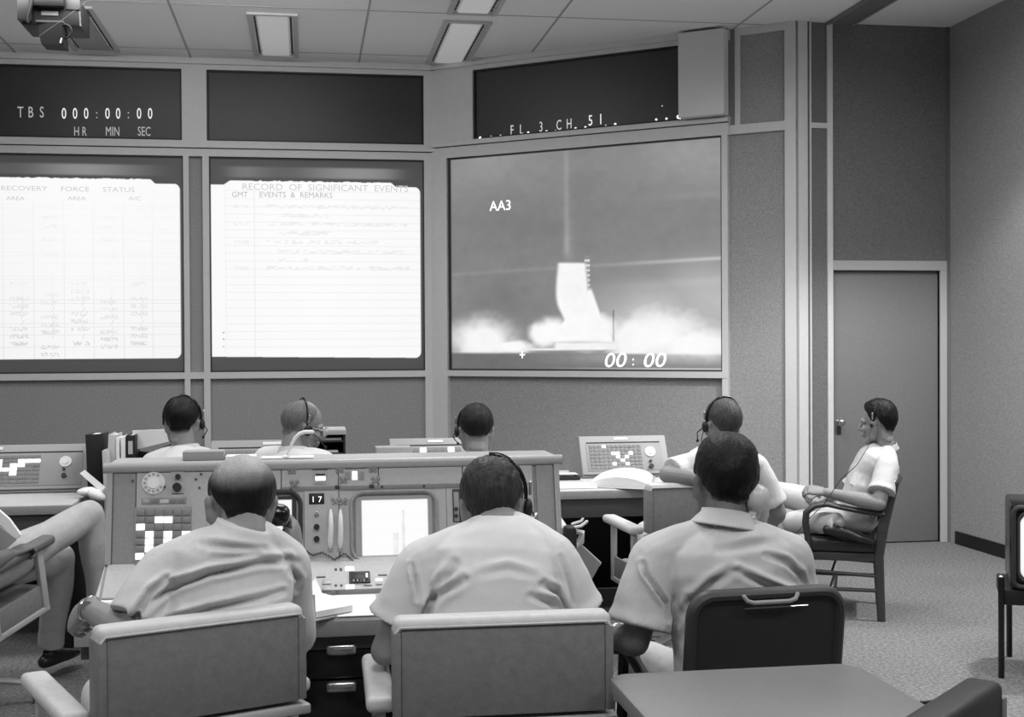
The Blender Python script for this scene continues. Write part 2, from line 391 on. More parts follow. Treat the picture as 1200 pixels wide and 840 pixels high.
def tx(F, parent, txt, px, py, hpx, m, d=11.2, xs=1, t=.02, name='lettering', align='CENTER', **k):
    s, v = F.at(px, py, t); return F.text(name, txt, s, v, hpx*d/FPX, m, parent, t=t, xs=xs, align=align, **k)
tx(FA, scR, 'RECORD  OF  SIGNIFICANT  EVENTS', 382, 223.5, 7.5, 'chart_ink_faint', xs=1.12)
tx(FA, scR, 'GMT', 281, 231, 6.5, 'chart_ink_mid', xs=.95); tx(FA, scR, 'EVENTS  &  REMARKS', 347, 231.5, 6.5, 'chart_ink_mid', xs=.98)
tx(FA, scL, 'RECOVERY     FORCE     STATUS', 80, 224, 5.5, 'chart_ink_faint', xs=1.32)
for px, s in ((18, 'AREA'), (90, 'AREA'), (158, 'A/C')): tx(FA, scL, s, px, 234.5, 4.5, 'chart_ink_faint', xs=1.3)
# upper displays on A
def panel(F, s0, s1, zb0, zt0, label, name='display_panel'):
    o = thing(name, label, 'display', F.pt((s0+s1)/2, zb0, .02))
    obj('display_face', F.box(MB(), s0, s1, zb0, zt0, 0, .012), 'display_black', o, True, False)
    t = MB()
    for a in ((s0, s1, zb0, zb0+.015), (s0, s1, zt0-.015, zt0), (s0, s0+.015, zb0, zt0), (s1-.015, s1, zb0, zt0)): F.box(t, *a, 0, .03)
    obj('bezel', t, 'black', o, True, False); return o
pL = panel(FA, AX(-36), AX(215), z_pb, z_pt, 'dark overhead clock display at the left with lit zeros over HR MIN SEC')
panel(FA, AX(244), AX(497), z_pb, z_pt, 'blank dark overhead display between the clock display and the corner')
mat('digit', 200, .5, emit=.72); mat('digit_dim', 150, .5, emit=.30)
for px, c in ((24, 'T'), (36, 'B'), (49, 'S')): tx(FA, pL, c, px, 137.5, 12.5, 'digit_dim', xs=.62, name='digit')
for px, c in ((75, '0'), (88, '0'), (101, '0'), (126, '0'), (138.5, '0'), (163, '0'), (176, '0')): tx(FA, pL, c, px, 139, 12.5, 'digit', xs=.62, name='digit')
for px in (113.5, 150.5): tx(FA, pL, ':', px, 138.5, 11, 'digit_dim', xs=.8, name='digit')
for px, c in ((94, 'H R'), (132, 'MIN'), (169, 'SEC')): tx(FA, pL, c, px, 159, 10.5, 'digit_dim', xs=.60, name='lettering')
# ---- wall B (angled, rocket screen)
bS = lambda px, py=300: FB.at(px, py)[0]
bZ = lambda px, py: FB.at(px, py)[1]
zq_b, zq_t = bZ(700, 151), bZ(700, 66); zr_b, zr_t = bZ(690, 434.5), bZ(690, 172.5); zband = bZ(890, 150)
struct('wall_angled', FB.box(MB(), -.02, LB, 0, CEIL, -.12, 0), 'wall_fabric')
t = MB(); s5, s8, s9 = bS(557, 120), bS(803, 100), bS(856, 100)
FB.box(t, 0, s5, zr_t, CEIL, 0, .05); FB.box(t, 0, bS(527), 0, zr_t, 0, .05)
FB.box(t, s5, s9, zq_t, CEIL-.0, 0, .05); FB.box(t, s5, s9, zr_t+.045, zq_b, 0, .05); FB.box(t, 0, s9, zr_t, zr_t+.045, 0, .05)
FB.box(t, bS(527), bS(854), zr_b-.05, zr_b, 0, .05); FB.box(t, bS(848), bS(855), 0, zr_t, 0, .045)
FB.box(t, s9, LB, zband-.035, zband+.035, 0, .03); FB.box(t, bS(862, 90), bS(868, 90), zband, CEIL, 0, .02)
FB.box(t, LB-.085, LB+.0, 0, CEIL, 0, .03); FB.box(t, bS(862, 90), LB, CEIL-.06, CEIL, 0, .02)
struct('trim_12', t, 'trim_paint')
t = MB(); FB.box(t, s8, s9, zq_b-.0, CEIL-.02, .05, .16, .004); struct('trim_13', t, mat('trim_light', 212, .5))
t = MB(); FB.box(t, .03, s9, zr_t+.10, zr_t+.13, .05, .075); FB.box(t, 0.02, s8, CEIL-.05, CEIL, .05, .085); struct('trim_14', t, 'trim_paint')
t = MB(); FB.box(t, .03, s9, zr_t+.092, zr_t+.10, .05, .052); struct('trim_15', t, 'seam')
pB = panel(FB, s5, s8, zq_b, zq_t, 'dark overhead display on the angled wall reading FL 3 CH 51')
mat('spark', 255, .5, emit=1.0)
for px, py, c in ((600, 158, 'F'), (611, 157, 'L'), (634, 154, '3'), (655, 152, 'C'), (667, 150.5, 'H')): tx(FB, pB, c, px, py, 12, 'glow_dim', d=10.6, xs=.62, name='digit')
for px, py, c in ((692, 147, '5'), (704, 145.5, '1')): tx(FB, pB, c, px, py, 12.5, 'digit', d=10.6, xs=.7, name='digit')
dots = MB()
for px, py, r in ((563, 162, 2.2), (575.5, 160, 1.1), (586.5, 159, 1.3), (619, 155.5, 1.5), (640.5, 154, 1.5), (651, 153, .9), (674.5, 150.5, 1.5), (686, 149, 1.3), (710, 147, .8), (721, 145.5, 1.5), (769, 140, 1.3), (781, 139, 1.3), (776, 124, .7), (795, 137, 2.2), (798, 139, 1.8)):
    s, v = FB.at(px, py, .02); dots.ell(FB.pt(s, v, .02), (r*.0068,)*3)
obj('indicator_dots', dots, 'spark', pB, True)
def rocket(U, V):
    X = 527+321*U; top = 188-30*U; Y = 433-V*(433-top)
    rs = np.random.RandomState(2)
    n = 0
    for k, a in ((6, .5), (14, .3), (40, .12)):
        g_ = rs.rand(k+2, k+2); i = U*k; j = V*k; i0 = i.astype(int); j0 = j.astype(int); fi = i-i0; fj = j-j0; fi = fi*fi*(3-2*fi); fj = fj*fj*(3-2*fj)
        n = n+a*((g_[j0, i0]*(1-fi)+g_[j0, i0+1]*fi)*(1-fj)+(g_[j0+1, i0]*(1-fi)+g_[j0+1, i0+1]*fi)*fj-.5)
    n2 = 0
    for k in (30, 60):
        g_ = rs.rand(k+2, k+2); i = U*k; j = V*k; i0 = i.astype(int); j0 = j.astype(int); fi = i-i0; fj = j-j0; n2 = n2+.5*((g_[j0, i0]*(1-fi)+g_[j0, i0+1]*fi)*(1-fj)+(g_[j0+1, i0]*(1-fi)+g_[j0+1, i0+1]*fi)*fj-.5)
    G = lambda cx, cy, sx, sy: np.exp(-((X-cx)/sx)**2-((Y-cy)/sy)**2)
    L = 134-14*G(600, 262, 90, 50)-10*G(760, 250, 110, 50)+16*G(835, 185, 60, 40)+10*G(560, 195, 60, 40)
    L = L+10*G(800, 330, 90, 35)-14*G(600, 350, 70, 30)
    hz = 322-(X-530)*.068
    L = L+(10+42*sst(680, 848, X))*np.exp(-((Y-hz)/2.2)**2)+14*sst(660, 848, X)*np.exp(-((Y-hz-26)/5)**2)+8*np.exp(-((Y-hz+75)/4)**2)*sst(700, 848, X)
    L = L+22*np.exp(-((X-673)/3.2)**2)*sst(305, 290, Y)*(.8+.9*n)+16*G(674, 280, 6, 28)
    # smoke banks
    def blob(cx, cy, sx, sy, soft=.35):
        d = np.sqrt(((X-cx)/sx)**2+((Y-cy)/sy)**2)+n*.9+n2*.35; return 1-sst(.72-soft, 1.0+soft*1.3, d)
    S = np.maximum.reduce([blob(570, 398, 42, 24, .45), blob(604, 405, 34, 9, .3), blob(645, 391, 21, 18, .22), blob(656, 384, 18, 14, .3), blob(778, 392, 60, 32, .5), blob(812, 402, 50, 24, .4), blob(840, 355, 46, 40, .7)*.40, blob(770, 372, 60, 30, .7)*.5, blob(752, 396, 34, 30, .4), blob(700, 386, 36, 26, .22)])
    # flame column and fan
    hw = 15+4*np.exp(-((Y-340)/30)**2)-5*np.exp(-((Y-372)/12)**2)+(26*sst(372, 395, Y))
    fl = (1-sst(hw-3, hw+3, np.abs(X-(679+8*sst(365, 400, Y)))))*sst(305, 309, Y)*(1-sst(399, 403, Y))
    fl = np.maximum(fl, (1-sst(0, 5, np.abs(X-699)-(1+np.maximum(Y-338, 0)*.35)))*sst(333, 341, Y)*(1-sst(398, 402, Y)))
    tw = .8*(np.abs(X-697) < 3)*sst(298, 303, Y)*(1-sst(338, 342, Y))*(np.sin(Y*1.1)*.5+.5)
    S = np.maximum.reduce([S, fl, tw])
    dk = G(614, 398, 0.1, .1)
    gl = np.maximum((1-sst(0, 3, np.abs(Y-(409-(X-560)*.012))))*sst(536, 560, X), (1-sst(3, 6, np.abs(Y-404)))*sst(650, 662, X)*(1-sst(728, 745, X)))
    S = np.maximum(S, gl*.95)
    L = L*(1-S)+250*S
    L = L-42*(np.abs(X-727) < 1.2)*((Y > 362) & (Y < 398))-30*G(690, 399.5, 30, 1.8)*(Y < 401)
    lo = sst(411, 415, Y); L2 = 108+46*sst(600, 848, X)*1.0*(1-np.abs(Y-422)/16)+30*sst(815, 700, X)*G(740, 416, 80, 7); sm = np.clip(blob(815, 404, 46, 14, .4), 0, 1)
    L = L*(1-lo)+lo*(L2*(1-sm)+235*sm)
    L = L+90*(1-sst(0, 1.8, np.abs(Y-430.3)))*sst(600, 830, X)
    L = L+16*n+10*n2
    ed = np.minimum.reduce([sst(0, .012, U), sst(0, .012, V), 1-sst(.992, 1, U), 1-sst(.99, 1, V)]); L = L*(.55+.45*ed)
    L = np.clip(L, 0, 255)/255
    return np.where(L < .04, L/12.92, ((L+.055)/1.055)**2.4)*.97
s0, s1 = bS(528), bS(848)
rk = thing('projection_screen', 'large wall screen on the angled wall showing a rocket lifting off in smoke', 'screen', FB.pt((s0+s1)/2, zr_b, .02))
FB.glow('screen_image', s0, s1, zr_b, zr_t, .012, 560, 470, rocket, rk, base=.03)
t = MB()
for a in ((s0, s1, zr_b, zr_b+.012), (s0, s1, zr_t-.012, zr_t), (s0, s0+.012, zr_b, zr_t), (s1-.012, s1, zr_b, zr_t)): FB.box(t, *a, 0, .03)
obj('bezel', t, 'charcoal', rk, True, False)
tx(FB, rk, 'AA3', 586.5, 246.5, 12, 'spark', d=10.9, xs=.95)
tx(FB, rk, '+', 612, 422, 13, 'spark', d=10.9, xs=.8)
tx(FB, rk, '00', 720, 430, 17, 'spark', d=10.6, xs=1.2, shear=.2, rot=.02); tx(FB, rk, '00', 766, 430, 17, 'spark', d=10.6, xs=1.2, shear=.2, rot=.02); tx(FB, rk, ':', 742, 428, 12, 'spark', d=10.6)
# ceiling fixtures
def fixture(x0, x1, y0, y1, on, label):
    o = thing('ceiling_light', label, 'ceiling light', ((x0+x1)/2, (y0+y1)/2, CEIL), group=None)
    t = MB(); w = .035
    for a in ((x0, y0, x1, y0+w), (x0, y1-w, x1, y1), (x0, y0+w, x0+w, y1-w), (x1-w, y0+w, x1, y1-w)): t.box((a[0], a[1], CEIL-.018), (a[2], a[3], CEIL))
    obj('frame', t, mat('fixture_frame', 190, .4), o, True, False)
    t = MB()
    for x in (x0+.045, x1-.06):
        for k in range(14):
            ya = y0+.05+k*(y1-y0-.1)/14; t.box((x, ya, CEIL-.004), (x+.015, ya+(y1-y0-.1)/14*.78, CEIL))
    obj('air_slots', t, 'charcoal', o, True, False)
    obj('diffuser', MB().box((x0+.075, y0+.06, CEIL-.012), (x1-.075, y1-.05, CEIL)), mat('diffuser_on', 220, .6, emit=.17) if on else mat('diffuser_off', 165, .6), o, True, False)
fixture(-1.87, -1.50, 9.55, 10.95, False, 'unlit recessed ceiling light beside the hanging camera at the left')
fixture(-.42, -.05, 9.55, 10.95, True, 'pale ceiling light over the middle of the front wall')
fixture(1.03, 1.40, 9.58, 11.05, True, 'ceiling light nearest the corner where the walls meet')
fixture(1.03, 1.40, 7.95, 9.37, True, 'ceiling light cut off by the top of the frame, in front of the corner one')
# ================================================================ CHAIRS
def rounded_loop(w, h, r, n=6):          # points of a rounded rectangle about the origin in XZ
    pts = []
    for cx, cz, a0 in ((w/2-r, h/2-r, 0), (-w/2+r, h/2-r, 90), (-w/2+r, -h/2+r, 180), (w/2-r, -h/2+r, 270)):
        for k in range(n+1):
            a = R(a0+90*k/n); pts.append(Vector((cx+r*math.cos(a), 0, cz+r*math.sin(a))))
    return pts
def swivel_chair(label, loc, rz, tilt=0, group='padded swivel armchairs at the consoles', vinyl='chair_vinyl', pad='chair_pad', w=.49, full=True):
    o = thing('swivel_armchair', label, 'chair', loc, rz, group)
    T = Matrix.Translation((0, 0, .40)) @ Matrix.Rotation(tilt, 4, 'X') @ Matrix.Translation((0, 0, -.40))
    h = w/2; y0, y1 = -.30, -.225
    bk = obj('backrest', MB().box((-h, y0, .665), (h, y1, .905), .018, T, 3), pad, o)
    obj('back_panel', MB().box((-h+.018, y0-.004, .67), (h-.018, y0+.01, .885), .003, T), vinyl, bk)
    for s in (-1, 1):
        obj('side_edge', MB().box((s*(h-.018), y0-.008, .672), (s*(h+.002), y1+.004, .875), .004, T), vinyl, bk)
    obj('piping', MB().tube([T @ Vector(p) for p in ((-h+.004, y0-.004, .872), (-h+.015, y0-.006, .886), (h-.015, y0-.006, .886), (h-.004, y0-.004, .872))], .0035, 6), pad, bk)
    obj('back_rail', MB().box((-h+.0, y0-.012, .635), (h+.012, y1+.01, .66), .006, T), 'console_trim', o)
    for s in (-.16, .16): obj('back_bracket', MB().box((s-.02, y0+.02, .43), (s+.02, y0+.045, .65), .005, T), 'console_trim', o)
    obj('seat', MB().box((-h+.01, -.24, .40), (h-.01, .25, .475), .03, T, 3), pad, o)
    obj('seat_pan', MB().box((-h+.02, -.25, .375), (h-.02, .24, .40), .006, T), 'console_grey', o)
    for s in (-1, 1):
        x = s*(h+.026)
        obj('armrest', MB().box((x-.036, -.20, .655), (x+.036, .27, .695), .016, T, 3), pad, o)
        obj('arm_frame', MB().box((x-.012, .16, .39), (x+.012, .20, .66), .005, T).box((x-.012, -.17, .39), (x+.012, -.13, .66), .005, T).box((x-.012, -.17, .375), (x+.012, .20, .40), .005, T).box((min(x, s*(h-.05)), -.02, .378), (max(x, s*(h-.05)), .03, .398), .004, T), 'console_trim', o)
        obj('arm_panel', MB().box((x-.005, -.13, .40), (x+.005, .16, .50), .003, T), vinyl, o)
    obj('column', MB().cyl((0, 0, .12), (0, 0, .30), .028).cyl((0, 0, .28), (0, 0, .385), .045, .07), 'dark_metal', o)
    for k in range(4):
        a = R(45+90*k); ex, ey = .30*math.cos(a), .30*math.sin(a)
        obj('base_leg', MB().tube([(0, 0, .13), (ex*.5, ey*.5, .115), (ex, ey, .085)], [(.028, .02), (.022, .016), (.016, .012)], 8), 'console_trim', o)
        obj('caster', MB().cyl((ex-.012*math.sin(a), ey+.012*math.cos(a), .028), (ex+.012*math.sin(a), ey-.012*math.cos(a), .028), .028).cyl((ex, ey, .04), (ex, ey, .09), .008), 'rubber', o)
    return o
def at_xy(p, z=0): return (p.x, p.y, z)
# left front chair, turned to the left; middle; the right one has its own kind
RZ1 = R(23)
def chair_at(lx, rx, d, rz, w=.49, zt=.90, **k):      # from the two top corners of the back seen from behind
    pass
def place_back(label, px, d, rz, **k):                # px = middle of the back's rear face, at depth d
    c = P(px, 722, d); b = Vector((-.305*-math.sin(rz), -.305*math.cos(rz), 0))
    return swivel_chair(label, (c.x-b.x, c.y-b.y, 0), rz, **k)
ch1 = place_back('light padded swivel armchair turned left, behind the balding man at the front', 242, 3.05, RZ1, w=.505)
ch2 = place_back('light padded swivel armchair facing the console, in the middle of the front row', 591, 3.04, R(-1), w=.525)
ch4 = place_back('light padded swivel armchair with a man\'s elbow over its back, at the right rear desk', 812, 5.95, R(3), w=.42)
c = PZ(0, 683, .60)
ch9 = swivel_chair('swivel armchair tipped back under the man at the left edge', (c.x-.215+.0, c.y+.30, 0), R(-24), tilt=R(11), pad=mat('arm_grey', 98, .5) and 'arm_grey')
swivel_chair('swivel armchair under the dark haired man at the rear left desk', at_xy(P(212, 500, 6.15)), R(-2), w=.38)
swivel_chair('swivel armchair under the bald man in profile at the rear desk', at_xy(P(349, 500, 6.15)), R(-6), w=.38)
# near right corner chair
chn = swivel_chair('dark chair back poking into the bottom right corner', (1.285, 1.925, 0), R(223), vinyl='chair_vinyl', pad='black', group='dark padded swivel chair near the camera')
# dark metal armchair of the right front man
def metal_chair(label, loc, rz):
    o = thing('metal_armchair', label, 'chair', loc, rz)
    T = Matrix.Translation((0, -.24, .745)) @ Matrix.Rotation(R(8), 4, 'X')
    lp = [T @ p for p in rounded_loop(.415, .30, .055, 7)]
    fr = obj('back_frame', MB().tube(lp, [(.017, .022)]*len(lp), 10, closed=True, flat=Vector((0, 1, 0))), 'charcoal', o)
    inner = [T @ (p+Vector((0, .018, 0))) for p in rounded_loop(.385, .272, .04, 7)]
    n = (T.to_3x3() @ Vector((0, 1, 0)))
    obj('back_pad', MB().prism(inner, n*-.028).prism([q+n*.02 for q in [T @ p for p in rounded_loop(.36, .24, .04, 7)]], n*-.02), 'chair_dark', o)
    h = [(-.075, -.022, .152), (-.068, -.028, .142), (-.05, -.03, .137), (.05, -.03, .137), (.068, -.028, .142), (.075, -.022, .152)]
    obj('grab_handle', MB().tube([T @ Vector(p) for p in h], .006, 8, round_ends=True), 'console_grey', o)
    obj('seam_strip', MB().tube([T @ Vector((-.07, -.016, .118)), T @ Vector((.11, -.016, .118))], .0015, 5), 'steel', o)
    obj('seat', MB().box((-.22, -.2, .40), (.22, .25, .47), .03, None, 3), 'chair_dark', o)
    for s in (-1, 1):
        x = s*.255
        obj('arm', MB().tube([(s*.20, -.24, .62), (s*.235, -.17, .60), (x, -.06, .615), (x+s*.008, .04, .655), (x, .12, .67), (x, .20, .665)], [(.018, .014)]*4+[(.026, .014), (.026, .013)], 10, round_ends=True), 'charcoal', o)
        obj('leg', MB().tube([(x-.005*s, .185, .66), (x, .20, .40), (x, .215, .012)], [(.017, .013)]*3, 8).box((x-.02, .20, .35), (x+.0, .235, .36)), 'black_gloss', o)
        obj('leg', MB().tube([(s*.195, -.215, .62), (s*.20, -.21, .40), (s*.225, -.27, .012)], [(.017, .013)]*3, 8), 'black_gloss', o)
        obj('side_rail', MB().box((x-.02*s-.012, -.21, .375), (x-.02*s+.012, .21, .405), .004), 'charcoal', o)
    return o
c = P(890, 710, 3.37)
ch3 = metal_chair('dark metal armchair with rounded back, right of the front row', (c.x+.0, c.y+.25, 0), R(4))
# wooden armchair
def wooden_chair(label, loc, rz):
    o = thing('wooden_armchair', label, 'chair', loc, rz)
    obj('seat', MB().box((-.25, -.23, .37), (.25, .17, .46), .03, None, 3), 'leather', o)
    obj('seat_rail', MB().box((-.25, -.24, .33), (.25, .16, .375), .006), 'wood', o)
    for s in (-1, 1):
        x = s*.245
        obj('rear_leg', MB().tube([(x, -.25, 0), (x, -.235, .36), (x, -.26, .53), (x, -.325, .775)], [(.017, .022), (.02, .028), (.018, .03), (.016, .022)], 8), 'wood', o)
        obj('front_leg', MB().tube([(x, .155, 0), (x, .145, .36)], [(.015, .015), (.022, .022)], 8), 'wood', o)
        xa = s*.275
        obj('armrest', MB().tube([(xa-.02*s, -.265, .60), (xa, -.15, .615), (xa, -.03, .635), (xa, .04, .65), (xa, .11, .64), (xa, .155, .60), (xa-.005*s, .16, .54), (xa-.015*s, .15, .47), (xa-.025*s, .14, .38)],
                               [(.02, .016), (.024, .016), (.028, .016), (.03, .017), (.03, .018), (.026, .02), (.022, .02), (.02, .018), (.018, .018)], 10, flat=Vector((0, 0, 1))), 'wood', o)
        obj('stretcher', MB().tube([(x, -.235, .17), (x, .15, .17)], .011, 8), 'wood', o)
        obj('stretcher', MB().tube([(x, -.235, .25), (x, .148, .27)], .010, 8), 'wood', o)
    obj('cross_stretcher', MB().tube([(-.245, 0, .175), (.245, 0, .175)], .010, 8), 'wood', o)
    for x_ in (-.245, .245): obj('spindle', MB().tube([(x_, .03, .17), (x_, .0, .262)], .008, 6), 'wood', o)
    obj('back_panel', MB().box((-.22, -.01, 0), (.22, .03, .23), .015, Matrix.Translation((0, -.27, .52)) @ Matrix.Rotation(R(16), 4, 'X')), 'leather', o)
    obj('top_rail', MB().tube([(-.255, -.325, .77), (-.12, -.347, .785), (.12, -.347, .785), (.255, -.325, .77)], [(.02, .024)]*4, 8, round_ends=True), 'wood', o)
    for s in (-1, 1): obj('brass_stud', MB().ell((s*.258, -.32, .777), (.015, .02, .015)), 'steel', o)
    return o
WC = PZ(1033, 728, 0); RZW = R(66)
# rear near leg sits at WC; local rear leg on the camera side is (-x, -.25) after turning left
lx, ly = -.245, -.25
WL = (WC.x-(lx*math.cos(RZW)-ly*math.sin(RZW)), WC.y-(lx*math.sin(RZW)+ly*math.cos(RZW)), 0)
chw = wooden_chair('dark wooden armchair with curved arms standing by the door', WL, RZW)

# ================================================================ NEAR CONSOLE
X0, X1 = -.645, .852
YT, YB = 4.33, 4.26; ZT, ZB = 1.155, .85
con = thing('mission_console', 'large two-bay grey control console with two lit screens, in front of the front row', 'console', ((X0+X1)/2, 4.5, 0))
FF = Frame((X0, YB, ZB), (1, 0, 0), (0, YT-YB, ZT-ZB)); FH = math.hypot(YT-YB, ZT-ZB); FW = X1-X0
def face_obj(name, F, s0, s1, v0, v1, t0, t1, m, parent=con, bev=0): return obj(name, F.box(MB(), s0, s1, v0, v1, t0, t1, bev), m, parent, True, True)
def ff(px, py): return FF.at(px, py)
b = MB().prism([(X0, YB, ZB), (X0, YT, ZT), (X0, YT+.28, ZT), (X0, YT+.42, .80), (X0, YT+.42, .02), (X0, 4.12, .02), (X0, 4.12, .765)], (FW, 0, 0))
body = obj('cabinet', b, 'console_grey', con, True, True, 30)
obj('top_rail', MB().tube([(X0-.012, YT-.008, ZT+.0), (X1+.012, YT-.008, ZT+.0)], [(.014, .017)]*2, 12).box((X0-.01, YT, ZT-.01), (X1+.01, YT+.29, ZT+.008), .006), 'console_trim', con, True)
sm = ff(397, 600)[0]; vm = ff(450, 571.5)[1]
l0 = ff(161, 555)[0]; r0 = ff(623, 555)[0]
face_obj('left_strip', FF, .022, l0-.004, 0, FH-.02, 0, .006, 'console_grey')
face_obj('edge_post', FF, 0, .018, 0, FH-.012, 0, .010, 'console_trim')
face_obj('right_strip', FF, ff(628, 560)[0], FW-.022, 0, FH-.02, 0, .006, 'console_grey')
face_obj('edge_post', FF, FW-.018, FW, 0, FH-.012, 0, .010, 'console_trim')
def plate_with_hole(F, s0, s1, v0, v1, hs0, hs1, hv0, hv1, r, t):
    """a plate with a rounded-rectangle opening"""
    cx, cv = (hs0+hs1)/2, (hv0+hv1)/2; lp = [(cx+p.x, cv+p.z) for p in rounded_loop(hs1-hs0, hv1-hv0, r, 8)]
    mb = MB(); outer = []
    for s, v in lp:
        dx, dv = s-cx, v-cv; k = min(((s1-cx) if dx > 0 else (cx-s0))/max(abs(dx), 1e-6), ((v1-cv) if dv > 0 else (cv-v0))/max(abs(dv), 1e-6)); outer.append((cx+dx*k, cv+dv*k))
    for zt in (t,):
        A = [mb.bm.verts.new(F.pt(s, v, zt)) for s, v in lp]; Bv = [mb.bm.verts.new(F.pt(s, v, zt)) for s, v in outer]; D = [mb.bm.verts.new(F.pt(s, v, 0)) for s, v in lp]; E = [mb.bm.verts.new(F.pt(s, v, 0)) for s, v in outer]
        n = len(A)
        for i in range(n):
            j = (i+1) % n
            for q in ((A[i], A[j], Bv[j], Bv[i]), (D[i], D[j], A[j], A[i]), (Bv[i], Bv[j], E[j], E[i])): mb.bm.faces.new(q)
    return mb
# upper module strips and two bays
sp = ff(330, 571)[0]
face_obj('module_plate', FF, l0, ff(249, 610)[0], .0, FH-.02, 0, .008, 'console_face')
face_obj('module_plate', FF, ff(249.6, 560)[0], ff(329, 560)[0], vm+.002, FH-.02, 0, .008, 'console_face')
face_obj('module_plate', FF, ff(330.5, 560)[0], sm-.002, vm+.002, FH-.02, 0, .008, 'console_face')
face_obj('module_plate', FF, sm+.001, ff(442.5, 560)[0], vm+.002, FH-.02, 0, .008, 'console_face')
face_obj('blank_plate', FF, ff(444, 560)[0], ff(541, 560)[0], vm+.002, FH-.02, 0, .009, 'console_face')
face_obj('module_plate', FF, ff(542.5, 560)[0], r0, vm+.002, FH-.02, 0, .008, 'console_face')
face_obj('module_plate', FF, ff(523.6, 610)[0], r0, 0, vm-.001, 0, .008, 'console_face')
# monitors
def monitor(px0, px1, py0, py1, gx0, gx1, gy0, gy1, plate, img, dark, label=None):
    s0, v1 = ff(px0, py0); s1, v0 = ff(px1, py1)
    m_ = thing('tmp', '', ''); C.objects.unlink(m_)
    pl = obj('monitor_plate', plate_with_hole(FF, plate[0], plate[1], 0, vm-.001, s0, s1, v0, v1, .045, .008), 'console_face', con, True, True, 30)
    r = .045; w_, h_ = s1-s0, v1-v0; cs, cv = (s0+s1)/2, (v0+v1)/2
    lp = [FF.pt(cs+p.x, cv+p.z, .010) for p in rounded_loop(w_, h_, r, 8)]
    bz = obj('bezel', MB().tube(lp, [(.006, .008)]*len(lp), 8, closed=True, flat=FF.n), dark, con, True)
    rings = [[FF.pt(cs+p.x, cv+p.z, tt) for p in rounded_loop(w_-k*2, h_-k*2, max(r-k*.6, .012), 8)] for k, tt in ((.004, .008), (.012, -.006), (.022, -.014))]
    V = MB(); V.loft(rings, cap=False); obj('bezel_shroud', V, dark if dark != 'console_grey' else 'console_grey', bz, True)
    g0, gv1 = ff(gx0, gy0); g1, gv0 = ff(gx1, gy1)
    face_obj('tube_surround', FF, s0+.015, s1-.015, v0+.015, v1-.015, .0005, .0015, 'console_trim' if dark == 'console_grey' else 'charcoal', bz)
    FF.glow('monitor_image', g0, g1, gv0, gv1, .004, 120, 100, img, bz, base=.1)
body.data.transform(Matrix.Identity(4))
def img_pad(U, V):
    L = .90+0*U
    for c, w_, v0, v1, a in ((.625, .014, .05, .80, .22), (.50, .035, 0, .40, .14), (.535, .012, .0, .42, .12), (.60, .01, .1, .6, .1)): L = L-a*(np.abs(U-c) < w_)*(V > v0)*(V < v1)*(.8+.2*np.sin(V*17+c*40))*.9
    L = L-.03*(np.sin(V*300) > .6)-.05*(np.abs(V-.3) < .01)
    e = np.minimum.reduce([U, 1-U, V, 1-V]); return L*sst(-.01, .02, e)
def img_white(U, V):
    e = np.minimum.reduce([U, 1-U, V, 1-V]); return (.88-.1*scribble(U, V, .1, .9, .1, .9, 4, .15, 20, 16))*sst(-.01, .02, e)
mon_r = (sm+.002, ff(523, 610)[0]); mon_l = (ff(249.6, 610)[0], ff(356, 610)[0])
monitor(411, 513, 577, 655, 423, 503, 586, 649.5, mon_r, img_pad, 'console_grey')
monitor(256, 353, 578, 656, 267, 342.5, 587, 651, mon_l, img_white, 'charcoal')
face_obj('module_plate', FF, ff(356.6, 610)[0], sm-.001, 0, vm-.001, 0, .0085, 'console_face')
# features
def disc(name, px, py, r, t, m, parent=con, F=FF, t0=.008, seg=20):
    s, v = F.at(px, py); return obj(name, MB().cyl(F.pt(s, v, t0), F.pt(s, v, t0+t), r, seg=seg), m, parent, True)
def rect(name, px0, py0, px1, py1, t, m, parent=con, F=FF, t0=.007, bev=.001):
    s0, v1 = F.at(px0, py0); s1, v0 = F.at(px1, py1); return obj(name, F.box(MB(), s0, s1, v0, v1, t0, t0+t, bev), m, parent, True)
# rotary dial
s, v = ff(180.5, 566.5)
dial = obj('rotary_dial', MB().cyl(FF.pt(s, v, .008), FF.pt(s, v, .016), .038, .036, 32), 'dial_white', con, True)
obj('dial_centre', MB().cyl(FF.pt(s, v, .014), FF.pt(s, v, .020), .019, .018, 24), 'paper', dial, True)
for k in range(10):
    a = R(60+k*30); obj('finger_hole', MB().cyl(FF.pt(s+.028*math.cos(a), v+.028*math.sin(a), .0155), FF.pt(s+.028*math.cos(a), v+.028*math.sin(a), .0165), .0052, seg=12), 'console_trim', dial, True)
disc('dial_stop', 193.5, 571, .003, .014, 'black')
disc('knob', 209, 559, .0085, .014, 'black'); disc('knob', 208, 571.5, .014, .018, 'black')
for i, (a, b_, y, c_) in enumerate(((201, 215, 553, 'paper'), (203, 214.5, 563.5, 'seam'), (201.5, 216, 579, 'seam'))):
    rect('engraved_label', a, y-.7, b_, y+.7, .0015, c_)
rect('label_strip', 166, 584, 219, 591, .002, 'console_grey')
for a, b_, c_ in ((168, 175, 'console_trim'), (177, 186, 'light_ink'), (188, 198, 'card'), (200, 207, 'light_ink'), (209, 217, 'light_ink')): rect('label_card', a, 585.5, b_, 589.8, .002, c_, t0=.0085)
